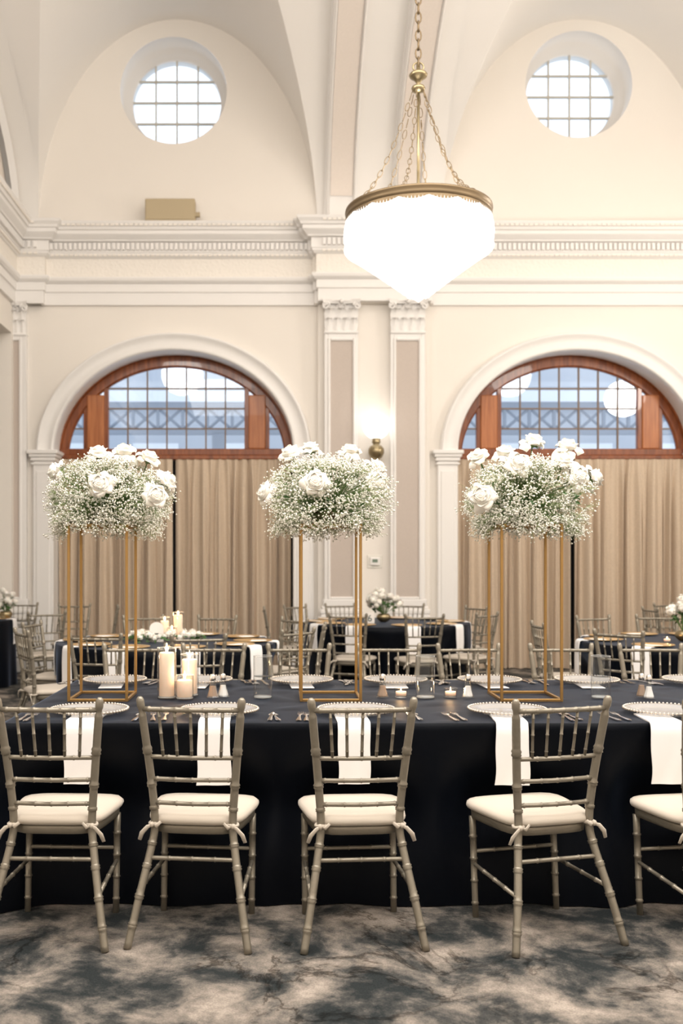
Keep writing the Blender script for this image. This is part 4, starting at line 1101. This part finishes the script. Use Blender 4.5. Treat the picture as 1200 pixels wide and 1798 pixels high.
rc(4.16, 11.2, TRR, 'silver chair before the right curtain, facing the right far table', 'chairs around the far tables')
rc(4.78, 12.42, TRR, 'silver chair against the right curtain beside the far right table', 'chairs around the far tables')
rc(-2.43, 10.25, TLL, 'silver chair behind the left side chairs, back toward us', 'chairs around the far tables', -25)
chair(-3.28, 12.55, rad(175), 'silver chair by the corner pilaster at the far left', 'chairs around the far tables')
chair(-2.56, 12.25, rad(180), 'silver chair facing us against the left edge of the left curtain', 'chairs around the far tables')
chair(-1.93, 11.68, rad(100), 'silver chair turned sideways before the left curtain', 'chairs around the far tables')

round_table(*TA, 'with the candles and garland', [-108,-73,-36,-5,33,71,108,143,-140,180], '')
round_table(*TB, 'with the number six card', [-117,-78,-40,0,37,72,108,143,-150,180], '')
round_table(*TR, 'near the right edge', [-135,-95,-55,175,140,105,70], '')
round_table(*TLL, 'at the far left edge', [-45,-90,0,40], '')
round_table(*TRR, 'by the right window', [-130,180,140,-90], '')

# dressings on round tables
def blossom_mesh(r, n, seed):
    random.seed(seed); m = MB()
    for k in range(n):
        d = Vector((random.gauss(0,1), random.gauss(0,1), random.gauss(0,1))).normalized(); p = d*r*random.uniform(.75,1)
        u = d.orthogonal().normalized(); v = d.cross(u); a0 = random.random()*6; q = r*.30
        vs = [p]+[p+(u*math.cos(a0+t*PI/4)+v*math.sin(a0+t*PI/4))*(q if t % 2 == 0 else q*.6)+d*(.15*q) for t in range(8)]
        m.add(vs, [(0, t+1, (t+1) % 8+1) for t in range(8)])
    m.sphere((0,0,0), r*.75, 8, 6)
    return m.mesh('blossom', PETAL)
BL = [blossom_mesh(.045, 42, 5), blossom_mesh(.038, 36, 6)]
def bouquet(x, y, spread, n, seed, label, vasemat=BRASS, zz=TZ+.006):
    random.seed(seed)
    t = thing('bouquet', label, 'flowers', (x, y, zz+.004), 0, 'white bouquets on the round tables')
    v = thing('bud_vase', 'round gold vase with the '+label, 'vase', (x, y, zz), 0, 'gold bowl vases')
    MB().lathe([(.001,0),(.035,0),(.045,.006),(.075,.035),(.08,.06),(.065,.085),(.055,.092),(.052,.088),(.07,.06),(.06,.03),(.001,.010)], 24, cap=False).obj('bowl', vasemat, v)
    st = MB(); lf = MB()
    for k in range(n):
        a = random.random()*2*PI; r_ = spread*math.sqrt(random.random()); h = .17+.14*(1-(r_/spread)**2)+random.uniform(-.03,.05)
        p = Vector((r_*math.cos(a), r_*math.sin(a)*.8, h))
        o = link('blossom', random.choice(BL), t, p, (random.random()*3, random.random()*3, 0)); o.scale = (random.uniform(.8,1.15),)*3
        st.tube([(0.01*math.cos(a),0.01*math.sin(a),.012), (.02*math.cos(a), .02*math.sin(a), .09), p], .0028, 4)
        for q in range(2):
            c = p*random.uniform(.6,.9); u = Vector((random.gauss(0,1),random.gauss(0,1),random.gauss(0,.5))).normalized(); w2 = u.orthogonal().normalized(); l = .04
            lf.add([c-u*l, c+w2*l*.35, c+u*l, c-w2*l*.35], [(0,1,2,3)])
    st.obj('stems', STEM, t, stuff=True); lf.obj('leaves', LEAF, t, False, stuff=True)
bouquet(X(674,11.0), 11.0, .20, 34, 5, 'white bouquet on the number six table')
bouquet(X(1203,8.3), 8.3, .14, 18, 6, 'white bouquet at the right edge of the photo')
bouquet(X(10,11.6), 11.6, .12, 14, 8, 'small white bouquet at the far left edge')
# number card with 6
t = thing('table_number', 'white card with the number 6 beside the bouquet', 'sign', (X(649,10.75), 10.75, TZ+.006), rad(-6))
MB().bbox(-.055, .055, -.004, .004, 0, .115, .002).obj('card', CARD, t, False)
def text(body, parent, loc, size, m_, name='number'):
    cu = bpy.data.curves.new(name, 'FONT'); cu.body = body; cu.size = size; cu.align_x = 'CENTER'; cu.extrude = .0008
    o = bpy.data.objects.new('tmp', cu); C.objects.link(o); dg = bpy.context.evaluated_depsgraph_get(); dg.update()
    me = bpy.data.meshes.new_from_object(o.evaluated_get(dg)); bpy.data.objects.remove(o); me.materials.clear(); me.materials.append(m_)
    return link(name, me, parent, loc, (PI/2, 0, 0))
text('6', t, (.004, -.0055, .022), .10, INK)
# arched sign on candle table
t = thing('arched_sign', 'pale arched table sign with one dark line beside the candles', 'sign', (X(275,8.25), 8.25, TZ+.006), rad(4))
vs = [(-.058,0)]+[(-.058*math.cos(PI*k/16), .11+.055*math.sin(PI*k/16)) for k in range(17)]+[(.058,0)]
n = len(vs); m = MB().add([(x,-.004,z) for x, z in vs]+[(x,.004,z) for x, z in vs], [tuple(range(n)), tuple(range(2*n-1, n-1, -1))]+[(k, (k+1)%n, n+(k+1)%n, n+k) for k in range(n)])
m.obj('card', CARD, t, False); MB().box(-.018, .018, -.0055, -.0042, .062, .072).obj('text_line', INK, t, False)
TZt = TZ+.006
pillar(X(289.5,8.5), 8.5, TZt, .045, .19, .15, .036, 'left cylinder of the garland table trio', 'candle trio on the round table', .6)
pillar(X(313,8.5), 8.5, TZt, .047, .235, .20, .038, 'tallest cylinder of the garland table trio', 'candle trio on the round table', .6)
pillar(X(302,8.33), 8.33, TZt, .043, .12, .085, .036, 'short front cylinder of the garland table trio', 'candle trio on the round table', .5)
random.seed(9)
t = thing('garland', 'white blossom and greenery garland around the round table candles', 'garland', (X(290,8.35), 8.35, TZt))
lf = MB()
for k in range(46):
    a = 2*PI*k/46; rr = .27+random.uniform(-.035,.035); p = Vector((rr*1.05*math.cos(a), rr*.75*math.sin(a), .035+random.uniform(0,.035)))
    if -.12 < p.x+.09 < .03 and p.y < 0 and False: continue
    o = link('blossom', random.choice(BL), t, p, (random.random()*3, 0, 0)); o.scale = (random.uniform(.6,.95),)*3
    for q in range(7):
        c = p+Vector((random.gauss(0,.03), random.gauss(0,.03), random.uniform(-.03,.0))); c.z = max(.008, c.z); u = Vector((random.gauss(0,1),random.gauss(0,1),random.gauss(0,.25))).normalized(); w2 = u.orthogonal().normalized(); l = random.uniform(.02,.04)
        lf.add([c-u*l, c+w2*l*.3, c+u*l, c-w2*l*.3], [(0,1,2,3)])
lf.obj('leaves', LEAF, t, False, stuff=True)
votive(X(1172,8.2), 8.2, TZt, 'on the right round table', 'votive on the right round table', .25)
